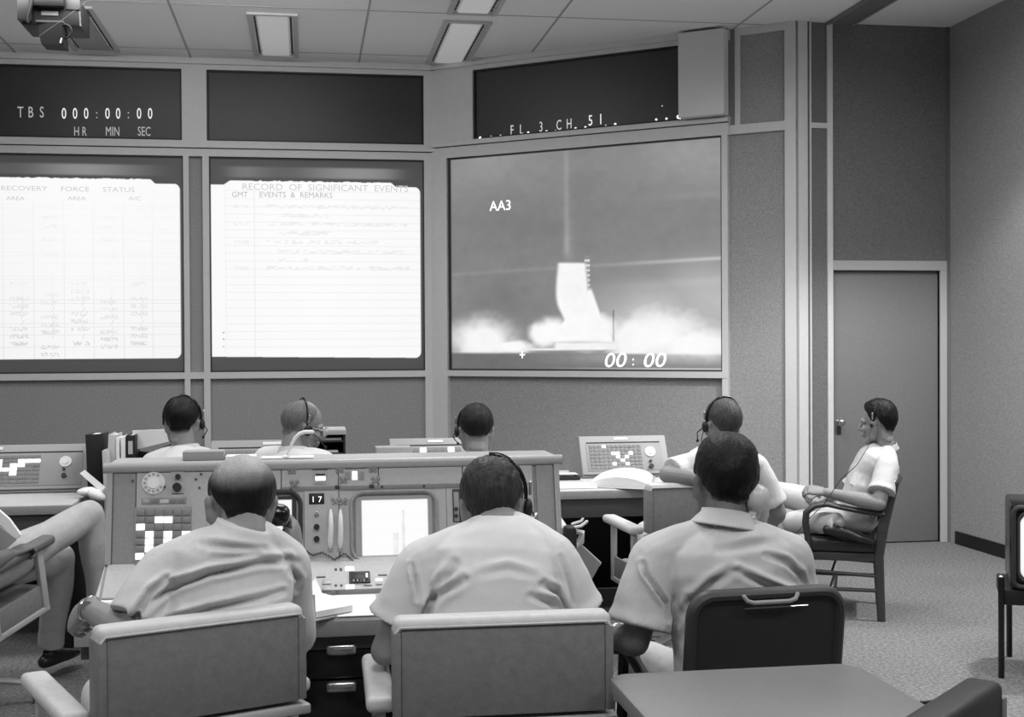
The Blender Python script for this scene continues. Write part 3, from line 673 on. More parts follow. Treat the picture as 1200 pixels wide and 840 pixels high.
# push-button field, 6 x 8
lit = {(2, 1), (3, 1), (0, 2), (1, 3), (3, 3), (5, 3), (1, 4), (3, 4), (1, 5), (0, 6)}
rect('button_field', 158.5, 595, 224.5, 664, .002, 'console_grey')
for j in range(8):
    for i in range(6):
        x0 = 160.3-j*.25+i*10.75; y0 = 596.5+j*8.55
        rect('push_button', x0+.5, y0+.6, x0+10.1, y0+7.8, .004, 'button_on' if (i, j) in lit else 'button_off', t0=.009)
for p in ((156, 564), (230, 562), (236, 556), (234, 572)): disc('screw', *p, .004, .003, 'seam')
def latch(px, py):
    s, v = ff(px, py); t = MB()
    for dx in (-1, 1): t.ell(FF.pt(s+dx*.009, v+.003, .009), (.008, .004, .008)).ell(FF.pt(s+dx*.008, v-.010, .009), (.006, .004, .005))
    t.ell(FF.pt(s, v-.004, .011), (.005, .005, .009)); obj('turn_latch', t, 'console_grey', con, True)
for p in ((342, 551), (345, 566), (398, 550), (402, 562), (437, 549.5), (440, 562), (402, 587), (393, 587)): latch(*p)
for p in ((395, 571), (435, 570)): rect('lock', p[0]-2.5, p[1]-2, p[0]+3, p[1]+2, .006, 'charcoal')
for p in ((447.5, 545), (494.5, 543.5), (538, 543), (447.5, 571), (496.5, 570), (539, 569), (341, 574), (336, 546), (240, 549)): disc('screw', *p, .0038, .003, 'black', t0=.0085)
w1 = rect('window_frame', 367.5, 554, 383, 567.5, .002, 'console_trim'); rect('lit_window', 369.5, 558.5, 381.5, 563.5, .002, 'glow_white', w1, t0=.0095); rect('window_mark', 370, 555.5, 381, 557.5, .002, 'charcoal', w1, t0=.0095)
lab = rect('engraved_label', 366, 550.3, 384, 551, .001, 'seam', t0=.0085)
nb = rect('number_window', 362, 578.5, 380, 591, .004, 'black')
for px, c_ in ((367, '1'), (375, '7')): tx(FF, nb, c_, px, 588.3, 7, 'glow_white', d=4.25, t=.0125, xs=.95, name='number')
sw = disc('toggle_switch', 371, 604, .008, .004, 'steel'); s, v = ff(371, 604); obj('lever', MB().tube([FF.pt(s, v, .01), FF.pt(s, v+.008, .028)], [.003, .004], 8, round_ends=True), 'steel', sw, True)
disc('knob', 371, 618, .0095, .016, 'black'); disc('knob', 371, 632, .0095, .016, 'black')
for px in (387.5, 398.8):
    s, v = ff(px, 598); s2, v2 = ff(px-.3, 641)
    obj('pull_handle', MB().tube([FF.pt(s, v, .010), FF.pt(s, v-.02, .026), FF.pt(s, (v+v2)/2, .030), FF.pt(s2, v2+.02, .022), FF.pt(s2, v2, .010)], [.004, .007, .0085, .010, .007], 10, round_ends=True), 'dial_white', con, True)
    disc('handle_foot', px-.3, 644, .009, .006, 'console_grey')
rect('label_strip', 404.5, 548.7, 428, 549.6, .001, 'seam', t0=.0085)
for a, b_, m_ in ((404.5, 410.5, 'console_grey'), (412.5, 418.5, 'button_on'), (420.5, 426.5, 'console_grey')):
    q = rect('indicator_lamp', a, 553.5 if m_ != 'button_on' else 552.5, b_, 562.5, .004, m_)
q = rect('jack_panel', 529.5, 573.5, 541, 612, .003, 'charcoal')
rect('jack_recess', 531, 577, 538, 611, .001, 'console_grey', q, t0=.0105)
for y in (597, 605): disc('jack', 534, y, .007, .006, 'charcoal', q, t0=.0105)
rect('lit_window', 611.5, 607, 621, 614, .003, 'glow_white')
rect('seam', 396.6, 573, 397.4, 664, .001, 'seam', t0=.0085)
rect('seam', 330, 571.2, 541, 571.9, .001, 'light_ink', t0=.0086)
# lower sloping panel
DZ = .765
FL = Frame((X0, 4.12, DZ), (1, 0, 0), (0, YB-4.12, ZB-DZ)); FLH = math.hypot(YB-4.12, ZB-DZ)
face_obj('sloping_panel', FL, .01, FW-.01, .002, FLH-.006, 0, .006, 'console_face')
def lr(name, *a, **k): return rect(name, *a, F=FL, t0=k.pop('t0', .006), **k)
cn = lr('counter_frame', 409, 673, 434, 684.8, .006, 'charcoal'); lr('counter_window', 411.5, 675.5, 431.5, 683, .002, 'black', cn, t0=.0125)
for px, c_ in ((414.5, '0'), (419, '4'), (423.2, '1'), (426.7, '0')): tx(FL, cn, c_, px, 681, 3.3, 'console_trim', d=4.2, t=.0148, name='number')
lr('number_wheel', 428.5, 676, 431, 680.5, .001, 'glow_white', cn, t0=.0148)
for a in ((404.5, 666.2, 415, 670.6), (404.8, 687.5, 415.5, 691.8), (440, 680, 448.5, 682.8)): lr('lit_window', *a, .003, 'glow_white')
for a in ((377.5, 681.5, 388, 686.5), (378, 689, 388, 693.5), (440.5, 684.5, 448, 687)): lr('blank_key', *a, .003, 'console_trim')
for a in ((371, 677.3, 381.5, 678.6), (443, 675, 453.5, 676.2), (392, 667.5, 395, 670.5), (398, 667.5, 401, 670.5), (392, 686.5, 395, 689), (398.5, 686.5, 401.5, 689), (393, 693.8, 397.5, 695), (426, 687.5, 436, 688.3)): lr('engraved_label', *a, .001, 'seam')
for x_ in (-.35, .55): obj('panel_key', FL.box(MB(), x_-X0, x_-X0+.05, .04, .06, .006, .012, .002), 'button_off', con, True)
# desk and pedestals
obj('desk', MB().box((X0-.01, 3.77, .715), (X1+.01, 4.15, .755), .010), 'desk_top', con, True)
obj('desk_edge', MB().box((X0-.012, 3.762, .700), (X1+.012, 3.775, .748), .004), 'console_grey', con, True)
obj('desk_apron', MB().box((X0, 3.80, .655), (X1, 4.12, .716), .003), mat('apron', 70, .5), con, True)
for x0_, x1_ in ((-.60, -.12), (-.10, .26), (.30, .80)):
    pd = obj('pedestal', MB().box((x0_, 3.83, .02), (x1_, 4.12, .656), .004), 'black', con, True)
    for z0_, z1_ in ((.565, .65), (.385, .560), (.205, .38), (.03, .20)):
        d_ = obj('drawer', MB().box((x0_+.008, 3.815, z0_), (x1_-.008, 3.84, z1_), .003), 'black_gloss', pd, True)
    # recessed cup handles on the two upper drawers
for px, py in ((400, 761), (400, 805)):
    q = PY(px, py, 3.80); obj('drawer_handle', MB().box((q.x-.045, 3.79, q.z-.017), (q.x+.045, 3.816, q.z+.017), .010, None, 3).box((q.x-.032, 3.786, q.z-.004), (q.x+.032, 3.80, q.z+.010), .006), 'steel', con, True)
# coiled cord hanging across the face
pts = []
path = [(356, 644), (366, 651), (378, 648), (392, 656), (404, 649), (416, 660), (430, 658), (440, 662), (450, 659), (466, 663)]
for i in range(120):
    k = i/119*(len(path)-1); a = min(int(k), len(path)-2); f_ = k-a; q0, q1 = path[a], path[a+1]
    px = q0[0]*(1-f_)+q1[0]*f_; py = q0[1]*(1-f_)+q1[1]*f_; s, v = FF.at(px, py); pts.append(FF.pt(s, v, .020+.004*math.sin(i*2.1))+FF.u*.0035*math.cos(i*2.1))
solo('coiled_cord', MB().tube(pts, .0018, 6), 'charcoal', 'thin dark coiled cord looping across the console below the right screen', 'cord')

# ================================================================ REAR DESK ROW
def desk(label, x0, x1, y0, y1):
    o = thing('console_desk', label, 'desk', ((x0+x1)/2, y1-.1, 0), group=None)
    obj('desk_top', MB().box((x0, y0, .715), (x1, y1, .755), .012), 'desk_top', o, True)
    obj('front_edge', MB().box((x0-.002, y0-.008, .705), (x1+.002, y0+.006, .750), .004), 'console_grey', o, True)
    obj('apron', MB().box((x0+.02, y0+.02, .60), (x1-.02, y0+.04, .715), .003), mat('apron', 70, .5), o, True)
    obj('modesty_panel', MB().box((x0+.02, y1-.06, .01), (x1-.02, y1-.03, .715), .003), 'black', o, True)
    for x_ in (x0+.02, x1-.06): obj('end_panel', MB().box((x_, y0+.05, .005), (x_+.04, y1-.03, .715), .004), 'black', o, True)
    return o
desk('light topped console desk at the far left with a lit button panel on it', -2.9, -1.18, 6.76, 7.95)
desk('console desk behind the big console, hidden below its top', -.95, 1.02, 6.80, 7.95)
desk('light topped desk at the right rear holding an open book', 1.08, 2.36, 6.84, 7.95)
mat('rear_face', 150, .55); mat('rear_inset', 140, .55)
def low_console(label, F, W_, H_, dep, btn, lits, dial=True, left=True, slab=True):
    """desk-top console: sloping face with a button field, cheeks, top lip"""
    o = thing('desktop_console', label, 'console', F.pt(W_/2, 0, -.1))
    y2 = F.O.y+dep; z0 = F.O.z; top = F.pt(0, H_)
    obj('housing', MB().prism([(F.O.x, F.O.y, z0-.015), (F.O.x, top.y, top.z), (F.O.x, top.y+.05, top.z), (F.O.x, y2, z0-.015)], (W_, 0, 0)), 'console_grey', o, True, True, 20)
    obj('face_plate', F.box(MB(), 0, W_, 0, H_, 0, .008, .003), 'rear_face', o, True)
    obj('inset_panel', F.box(MB(), .035, W_-.035, .02, H_*.80, .006, .011, .001), 'rear_inset', o, True)
    obj('painted_shadow_line', F.box(MB(), .04, W_-.04, H_*.80, H_*.835, .007, .0105), 'black', o, True)  # black strip stands in for the shade between top lip and inset panel
    obj('top_label', F.box(MB(), W_*.40, W_*.56, H_*.89, H_*.95, .007, .010), 'paper', o, True)
    c0, c1, r0_, r1_, nx, ny = btn
    for j in range(ny):
        for i in range(nx):
            a = c0+(c1-c0)*i/nx; b_ = c0+(c1-c0)*(i+1)/nx; p = r1_-(r1_-r0_)*(j+1)/ny; q = r1_-(r1_-r0_)*j/ny
            on = (i, j) in lits
            obj('push_button', F.box(MB(), a+.002, b_-.002, p+.002, q-.002, .010, .015 if on else .0135, .001), 'button_on' if on else 'button_soft', o, True)
    if dial:
        s, v = W_*.80, H_*.56; obj('rotary_dial', MB().cyl(F.pt(s, v, .01), F.pt(s, v, .018), .034, .032, 28).cyl(F.pt(s, v, .018), F.pt(s, v, .022), .016, seg=20), 'dial_white', o, True)
        s = W_*.79; obj('knob', MB().cyl(F.pt(s, H_*.31, .01), F.pt(s, H_*.31, .022), .008), 'black', o, True); obj('knob', MB().cyl(F.pt(s, H_*.17, .01), F.pt(s, H_*.17, .026), .014), 'black', o, True)
    return o
mat('button_soft', 116, .5)
# right one
q0 = PY(685, 555, 7.42); q1 = PY(785, 553, 7.42)
z_top = PY(676, 512, 7.55).z
FRr = Frame((q0.x-.01, 7.42, .775), (1, 0, 0), (0, .12, z_top-.775)); Wr = q1.x-q0.x+.01; Hr = math.hypot(.12, z_top-.775)
low_console('desktop console with a lit button panel on the right rear desk', FRr, Wr, Hr, .42, (.05, Wr*.70, .03, Hr*.76, 12, 7),
            {(3, 0), (5, 2), (6, 2), (6, 3), (8, 3), (7, 4), (9, 2), (5, 5), (8, 5)})
q1 = PY(103, 570, 7.30)
zl = PY(60, 521, 7.44).z
FRl = Frame((q1.x-1.06, 7.30, .775), (1, 0, 0), (0, .13, zl-.775)); Hl = math.hypot(.13, zl-.775)
low_console('desktop console with a lit button cluster on the far left desk', FRl, 1.06, Hl, .45, (.40, .80, .03, Hl*.76, 10, 7),
            {(3, 1), (4, 1), (3, 2), (4, 2), (3, 3), (4, 3), (7, 1), (8, 1), (6, 2), (7, 2), (5, 3), (6, 3), (6, 4), (9, 1)}, dial=False)
s, v = FRl.at(77, 541, .01); o_ = [o for o in bpy.data.objects if o.name.startswith('desktop_console')][-1]
obj('rotary_dial', MB().cyl(FRl.pt(s, v, .01), FRl.pt(s, v, .018), .034, .032, 28).cyl(FRl.pt(s, v, .018), FRl.pt(s, v, .022), .016, seg=20), 'dial_white', o_, True)
for py, r_ in ((550, .007), (557.5, .013)):
    s, v = FRl.at(75, py, .01); obj('knob', MB().cyl(FRl.pt(s, v, .01), FRl.pt(s, v, .022), r_), 'black', o_, True)
# middle ones
q0 = PY(246, 540, 7.35); q1 = PY(398, 540, 7.35); zt_ = PY(280, 516.5, 7.48).z
Fm = Frame((q0.x, 7.35, .775), (1, 0, 0), (0, .12, zt_-.775)); Hm = math.hypot(.12, zt_-.775)
low_console('desktop console showing between the two rear left men', Fm, q1.x-q0.x, Hm, .4, (.08, .5, .03, Hm*.76, 8, 5), {(3, 1), (4, 1), (6, 2)}, dial=False)
q0 = PY(458, 545, 7.40); q1 = PY(548, 545, 7.40); zt_ = PY(500, 514, 7.52).z
Fm2 = Frame((q0.x, 7.40, .775), (1, 0, 0), (0, .12, zt_-.775)); Hm2 = math.hypot(.12, zt_-.775)
low_console('desktop console with a paper strewn face beside the rear middle man', Fm2, .56, Hm2, .4, (.05, .42, .03, Hm2*.76, 9, 5), {(3, 0), (5, 1), (2, 2), (6, 2), (5, 3), (7, 0)}, dial=False)
q0 = PZ(440, 541, .98); Z1 = PY(440, 524, 7.3).z
c = PY(440, 540, 7.25); c2 = PY(482, 540, 7.25)
solo('equipment_box', MB().box((c.x, 7.2, .755), (c2.x, 7.34, PY(460, 524, 7.2).z), .006), 'rear_face', 'small pale equipment box in front of the rear middle console', 'box')

# ================================================================ SMALL THINGS
def book(label, px0, px1, pyt, pyb, d, m, thick=.22, group=None, tilt=0, name='book', cat='book', zb=None):
    """a bound volume standing upright seen spine-on"""
    a = P(px0, pyb, d); b_ = P(px1, pyt, d); z0 = a.z if zb is None else zb; w_ = (b_.x-a.x); hgt = b_.z-z0
    o = thing(name, label, cat, (a.x, a.y, z0), 0, group); o.rotation_euler = (0, tilt, 0)
    obj('cover', MB().box((0, 0, 0), (w_*.22, thick, hgt), .0015).box((w_*.78, 0, 0), (w_, thick, hgt), .0015).box((0, -.002, 0), (w_, .006, hgt), .0015), m, o)
    obj('pages', MB().box((w_*.22, .006, .004), (w_*.78, thick-.006, hgt-.006)), 'paper', o); return o
GB = 'binders standing on the rear desk'
book('wide black binder at the left of the row on the far left desk', 103, 122, 509, 567, 6.9, 'black', zb=.756, name='binder', cat='binder', tilt=R(-2))
book('thin pale binder overlapping the left edge of the big console', 122, 127, 528, 580, 6.75, 'card', zb=.756, name='binder', cat='binder', tilt=R(-2))
book('pale grey binder with a slanted top among the rear binders', 125, 134, 509, 570, 6.86, 'card', zb=.756, name='binder', cat='binder', tilt=R(2))
book('first thin white binder right of the slanted one', 136.5, 140, 513, 570, 6.86, 'paper', zb=.756, name='binder', cat='binder')
book('second thin white binder next to the black one', 142, 147, 512, 570, 6.86, 'paper', zb=.756, name='binder', cat='binder')
book('black binder with a pale label beside the white sheet', 148, 158, 510, 570, 6.86, 'black', zb=.756, name='binder', cat='binder')
obj('label', MB().box((.012, -.004, .22), (.035, -.001, .29)), 'card', [o for o in bpy.data.objects if o.name.startswith('binder')][-1])
def sheet_obj(name, label, corners, m, cat='paper', th=.004, group=None, bend=0):
    a, b_, c_, d_ = [Vector(p) for p in corners]; n = (b_-a).cross(d_-a).normalized(); t = MB(); N = 6; rows = []
    for i in range(N+1):
        f_ = i/N; p0 = a.lerp(d_, f_); p1 = b_.lerp(c_, f_); row = []
        for j in range(N+1): row.append(p0.lerp(p1, j/N)+n*bend*math.sin(math.pi*j/N))
        rows.append(row)
    vs = [p for r_ in rows for p in r_]+[p-n*th for r_ in rows for p in r_]; K = (N+1)**2; fs = []
    for i in range(N):
        for j in range(N):
            q = i*(N+1)+j; fs.append((q, q+1, q+N+2, q+N+1)); fs.append((K+q, K+q+N+1, K+q+N+2, K+q+1))
    for i in range(N):
        for (u_, v_) in ((i, i+1), (K-1-i, K-2-i), ((N-i)*(N+1), (N-i-1)*(N+1)), (i*(N+1)+N, (i+1)*(N+1)+N)): fs.append((u_, v_, v_+K, u_+K))
    t.add(vs, fs); return solo(name, t, m, label, cat, group, ang=50)
# white sheet over a black binder behind the rear left man
D = 7.0
lb = thing('open_binder', 'black open binder propped up with a white sheet over its top, at the rear left', 'binder', at_xy(P(175, 560, D), .756))
obj('cover', MB().prism([P(157, 548, D), P(157, 528, D), P(176, 530, D), P(201, 520, D), P(201, 548, D)], (0, .05, 0)), 'black', lb, True, False)
obj('stand_block', MB().box((P(160, 548, D).x, P(160, 548, D).y+.005, .756), (P(198, 548, D).x, P(160, 548, D).y+.055, P(160, 546, D).z)), 'black', lb, True, False)
obj('page', MB().prism([P(155, 504.5, D-.03), P(197, 503, D-.03), P(199, 517, D-.03), P(158, 527, D-.03)], (0, .02, 0)), 'paper', lb, True, False)
# on top of the big console
ZC = ZT+.009
def flat(name, label, quad, z, m, th=.003, cat='paper', group=None, bend=0):
    cs = [PZ(x, y, z) for x, y in quad]
    for c_ in cs: c_.z = z
    return sheet_obj(name, label, [(c_.x, c_.y, z+th) for c_ in cs], m, cat, th, group, bend)
def block_on_top(name, label, px0, px1, pyt, pyb, m, dep, cat, y=None, zb=ZC):
    y = YT+.12 if y is None else y
    a = PY(px0, pyb, y); b_ = PY(px1, pyt, y); return solo(name, MB().box((a.x, y, zb), (b_.x, y+dep, b_.z), .002), m, label, cat)
block_on_top('manual', 'grey covered manual lying on the console top at the left', 214, 262, 528.5, 541, 'paper_grey', .09, 'book')
block_on_top('paper_stack', 'low stack of white paper on the console top left of centre', 264, 300, 534, 541, 'paper', .08, 'paper')
block_on_top('paper_stack', 'white papers lying under the bent white tube', 306, 368, 535.5, 541, 'paper', .08, 'paper')
# bent white tube
q = [(335, 536), (340, 524), (346, 513), (351, 508), (357, 506), (366, 506)]
y_ = YT+.13; pts = [PY(a, b_, y_) for a, b_ in q]; pts[0].z = ZC+.004
bt = MB().tube(pts, [.003, .004, .006, .0065, .0065, .0065], 10, round_ends=True); bt.ell((pts[0].x, y_, ZC+.006), (.014, .012, .006))
solo('microphone_arm', bt, 'glow_paint' if 'glow_paint' in MATS else 'paper', 'thin bent white tube standing on the console top in front of the profile face', 'microphone')
# slotted tray with dark shelves
d_ = 6.95
a = P(368, 541, d_); b_ = P(405, 504, d_); rk_ = thing('letter_tray', 'dark slotted paper tray with pale papers, right of the bald man in profile', 'tray', (a.x, a.y, .756))
t = MB().box((b_.x-.012, a.y, .756), (b_.x, a.y+.28, b_.z), .002).box((a.x, a.y+.27, .756), (b_.x, a.y+.28, b_.z), .002).box((a.x-.0, a.y, .756), (a.x+.012, a.y+.28, b_.z), .002)
obj('tray_case', t, 'black', rk_, True)
obj('tray_top', MB().box((a.x-.01, a.y-.01, b_.z-.025), (b_.x+.004, a.y+.28, b_.z+.002), .003), 'console_trim', rk_, True)
for k, zz in enumerate((.18, .36, .54, .72)):
    z_ = .756+(b_.z-.756)*zz*1.12; obj('shelf', MB().box((a.x, a.y+.002, z_), (b_.x-.004, a.y+.27, z_+.008)), 'charcoal', rk_, True)
    obj('paper', MB().box((a.x+.02, a.y+.004+.004*k, z_+.009), (b_.x-.04+.02*(k % 2), a.y+.25, z_+.020), .001, ), 'card', rk_, True)
# desk papers, big console
flat('paper_sheet', 'white papers on the console desk at its left end', [(109, 710), (160, 707), (166, 661), (124, 661)], .757, 'paper', .004)
flat('notebook', 'white sheet with a ruled box lying on the left end papers', [(114, 708), (150, 704), (156, 684), (121, 684)], .762, 'paper', .002, cat='paper')
flat('paper_sheet', 'large white sheet on the console desk between the two men', [(395, 723), (443, 721), (440, 697), (392, 698)], .757, 'paper', .002)
nbk = flat('notebook', 'white notebook with a grey fore-edge on the console desk', [(370, 724), (413, 716), (409, 710), (369, 699)], .762, 'paper', .018, cat='book')
flat('paper_sheet', 'dark edged folder beneath the white notebook', [(366, 729), (394, 723), (392, 700), (368, 700)], .7565, 'paper_grey', .003, cat='folder')
sheet_obj('paper_sheet', 'white sheet leaning on the sloping panel behind the balding man\'s shoulder', [PZ(364, 697, .768), PZ(378, 696, .768), PZ(369, 676, .80)+Vector((-.0, -.02, .01)), PZ(361, 662, .82)+Vector((0, -.02, .01))], 'paper', th=.002)
# things at the right side of the big console
xs_ = X1+.012
ph = thing('wall_handset', 'black handset unit with a round knob hanging on the right side of the big console', 'telephone', (X1+.03, 4.28, .62))
qa = PY(656, 617, 4.22); qb = PY(674, 678, 4.22)
obj('housing', MB().box((X1+.002, 4.20, qb.z-.02), (qb.x+.004, 4.27, qa.z), .012), 'black', ph, True)
qk = PY(667, 647, 4.19); obj('knob_ring', MB().cyl((qk.x, 4.20, qk.z), (qk.x, 4.18, qk.z), .027, .026, 28), 'console_grey', ph, True)
obj('knob', MB().cyl((qk.x, 4.182, qk.z-.004), (qk.x, 4.155, qk.z-.004), .019, .017, 28), 'black_gloss', ph, True)
qk = PY(670, 667, 4.19); obj('cord_ring', MB().torus((qk.x, 4.185, qk.z), (0, 1, 0), .013, .006), 'paper', ph, True)
dd = 4.50
gb = thing('hanging_binder', 'grey binder with white page edges hanging askew beside the big console', 'binder', P(690, 690, dd))
pz = [P(672, 630, dd), P(704, 660, dd), P(686, 693, dd), P(668, 680, dd)]
obj('cover', MB().prism(pz, (0, .02, 0)), 'paper_grey', gb, True, False)
obj('pages', MB().prism([P(672, 629, dd+.02), P(705, 659, dd+.02), P(703, 663, dd+.02), P(672, 634, dd+.02)], (0, .04, 0)), 'paper', gb, True, False)
q = P(672, 640, dd); obj('hanger_bracket', MB().box((X1+.0, q.y-.02, q.z-.04), (q.x+.01, q.y+.04, q.z+.01), .003), 'console_grey', gb, True)
pb = MB(); q = P(681, 618, 4.5)
pb.tube([q+Vector((-.03, 0, .0)), q+Vector((0, 0, .005)), q+Vector((.02, 0, .02))], .006, 8, round_ends=True).tube([q+Vector((-.03, .01, .012)), q+Vector((.0, .01, .02)), q+Vector((.008, .01, .028))], .005, 8, round_ends=True).tube([q+Vector((-.03, .01, -.01)), q+Vector((.005, .01, -.02)), q+Vector((.0, .01, -.05)), q+Vector((-.02, 0, -.07))], [.008, .012, .014, .008], 10, round_ends=True)
pb.box((X1, q.y-.01, q.z-.015), (q.x-.025, q.y+.02, q.z+.005), .003)
solo('clear_tubing', pb, 'satin', 'shiny clear plastic pieces sticking out above the hanging binder', 'tubing')
# right rear desk
def open_book():
    o = thing('open_book', 'open white book lying on the right rear desk in front of its console', 'book', at_xy(PZ(720, 568, .757), .757))
    a, b_ = PZ(688, 570, .757), PZ(762, 572, .757); c_, e_ = PZ(765, 559, .757), PZ(704, 556, .757)
    t = MB(); rings = []
    for k in range(13):
        f_ = k/12; h = .012+.05*math.sin(math.pi*min(1, (f_*1.15)))**.6*(f_ < .87)+.0
        h = .012+.045*math.sin(math.pi*f_)**.7
        p0, p1 = a.lerp(b_, f_), e_.lerp(c_, f_); rings.append([Vector((p0.x, p0.y, .757)), Vector((p1.x, p1.y, .757)), Vector((p1.x, p1.y, .757+h)), Vector((p0.x, p0.y, .757+h))])
    t.loft(rings); obj('pages', t, 'paper', o, True)
    t = MB().prism([(p.x, p.y, .7565) for p in (PZ(684, 571, .757), PZ(764, 574, .757), PZ(768, 558, .757), PZ(702, 555, .757))], (0, 0, .003)); obj('cover', t, 'paper_grey', o, True, False)
open_book()
def ashtray():
    q = PZ(664, 560, .757); o = thing('papers_tray', 'dark shallow tray of loose papers at the left end of the right rear desk', 'tray', (q.x, q.y, .757))
    obj('tray', MB().box((q.x-.13, q.y-.12, .757), (q.x+.06, q.y+.10, .775), .006), 'black', o, True)
    obj('loose_papers', MB().box((q.x-.11, q.y-.08, .775), (q.x+.03, q.y+.06, .786), .002).box((q.x-.08, q.y-.1, .786), (q.x+.05, q.y, .79), .001, Matrix.Translation((0, 0, 0))), 'card', o, True)
ashtray()
flat('paper_sheet', 'white papers at the front edge of the right rear desk', [(652, 573), (700, 572), (700, 566), (655, 566)], .757, 'paper', .003)
# far left desk clutter
sheet_obj('paper_pad', 'white pad tilted up beside the black binder at the far left desk', [P(95, 556, 6.9), P(101, 552, 6.9), P(125, 572, 6.7), P(120, 578, 6.7)], 'paper', th=.012, cat='notepad')
solo('crumpled_papers', MB().ell(P(104, 576, 6.75), (.06, .05, .025)).ell(P(113, 580, 6.7), (.05, .05, .03), Matrix.Rotation(.5, 3, 'Y')).box(P(97, 580, 6.75), P(118, 572, 6.8)), 'paper', 'heap of loose white papers at the end of the far left desk', 'paper', ang=20)
q = PZ(8, 571, .757); solo('paper_heap', MB().ell((q.x, q.y, .775), (.08, .06, .018)).ell((q.x-.1, q.y, .77), (.09, .06, .014)).box((q.x-.2, q.y-.05, .757), (q.x+.04, q.y+.05, .765)), 'paper', 'bright papers on the far left desk below the button panel', 'paper', ang=20)

# front right table
TB = thing('side_table', 'grey topped table with rounded corners at the bottom right of the view', 'table', (1.0, 2.69, 0))
def rounded_poly(x0, x1, y0, y1, r, z):
    pts = []
    for cx, cy, a0 in ((x1-r, y1-r, 0), (x0+r, y1-r, 90), (x0+r, y0+r, 180), (x1-r, y0+r, 270)):
        for k in range(9): a = R(a0+k*90/8); pts.append(Vector((cx+r*math.cos(a), cy+r*math.sin(a), z)))
    return pts
mat('table_top', 112, .42, noise=.06, nscale=60, bump=.1, bscale=300); mat('table_edge', 150, .4)
tp = rounded_poly(.70, 1.33, 2.40, 2.98, .05, 0)
rings = [[Vector((1.015+(p.x-1.015)*k, 2.69+(p.y-2.69)*k2, z)) for p in tp] for k, k2, z in ((.97, .985, .722), (1, 1, .728), (1, 1, .752), (.992, .996, .759), (.975, .988, .761))]
obj('table_top', MB().loft(rings), 'table_top', TB, True, True, 30)
for x_, y_ in ((.76, 2.48), (1.26, 2.48), (.76, 2.9), (1.26, 2.9)): obj('leg', MB().cyl((x_, y_, 0), (x_, y_, .723), .014, .018, 12), 'dark_metal', TB, True)
obj('apron', MB().box((.74, 2.45, .67), (1.29, 2.93, .722), .004), 'console_grey', TB, True)
# television monitor on a stand
TVd = 5.9; a = P(1184, 690, TVd); b_ = P(1184, 590, TVd)
tz = math.radians(-27); TVT = Matrix.Translation((a.x, a.y, 0)) @ Matrix.Rotation(tz, 4, 'Z')
tv = thing('television_monitor', 'black television monitor with a bright tube, cut off by the right edge', 'television', (a.x, a.y, a.z), tz)
Wt, Ht = .54, b_.z-a.z; tvl = Matrix.Translation((0, 0, 0))
obj('cabinet', MB().box((0, .0, 0), (Wt, .42, Ht), .015), 'black_gloss', tv)
fr_ = MB(); lpo = [Vector((Wt/2+p.x, -.01, Ht/2+p.z)) for p in rounded_loop(Wt-.03, Ht-.03, .03, 6)]
fr_.tube(lpo, [(.012, .014)]*len(lpo), 8, closed=True, flat=Vector((0, 1, 0))); obj('front_frame', fr_, 'charcoal', tv)
lpo = [Vector((Wt/2+p.x, -.006, Ht/2+p.z)) for p in rounded_loop(Wt-.07, Ht-.07, .05, 6)]
fr2 = MB(); fr2.tube(lpo, [(.008, .01)]*len(lpo), 8, closed=True, flat=Vector((0, 1, 0))); obj('tube_gasket', fr2, 'dark_metal', tv)
rings = [[Vector((Wt/2+p.x*k, -.004-d2, Ht/2+p.z*k)) for p in rounded_loop(Wt-.08, Ht-.08, .06, 6)] for k, d2 in ((1, 0), (.9, .012), (.6, .024), (.25, .03), (.02, .031))]
obj('picture_tube', MB().loft(rings), mat('tube_glow', 230, .2, emit=.55), tv)
st = thing('monitor_stand', 'black metal stand carrying the television monitor at the right edge', 'stand', at_xy(P(1172, 795, 5.95)), tz)
q = P(1172, 795, 5.9); zz = a.z
for (x_, y_) in ((-.03, -.02), (.58, -.02), (.03, .42), (.52, .42)):
    sx = .0
    obj('leg', MB().tube([(x_, y_, zz+(.05 if x_ < 0 else 0)), (x_+sx, y_, 0)], [(.014, .014)]*2, 8), 'black_gloss', st)
    if x_ < 0 and y_ < 0: obj('leg_cap', MB().ell((x_, y_, zz+.055), (.014, .014, .008)), 'steel', st)
st.location = (a.x, a.y+.02, 0)
obj('shelf', MB().box((-.03, -.02, zz-.075), (.58, .42, zz-.004), .006), 'black', st)
# cable on the carpet
pts = [PZ(px, py, .012) for px, py in ((1080, 823), (1095, 822), (1110, 820), (1130, 818), (1160, 815))]
solo('floor_cable', MB().tube(pts, .009, 8, round_ends=True), 'black', 'dark cable lying on the carpet at the bottom right', 'cable')
pts = [PZ(px, py, .010) for px, py in ((1085, 829), (1110, 826), (1140, 826), (1170, 822))]
solo('floor_cable', MB().tube(pts, .007, 8, round_ends=True), 'console_grey', 'thinner pale cable lying just in front of the dark one on the carpet', 'cable')
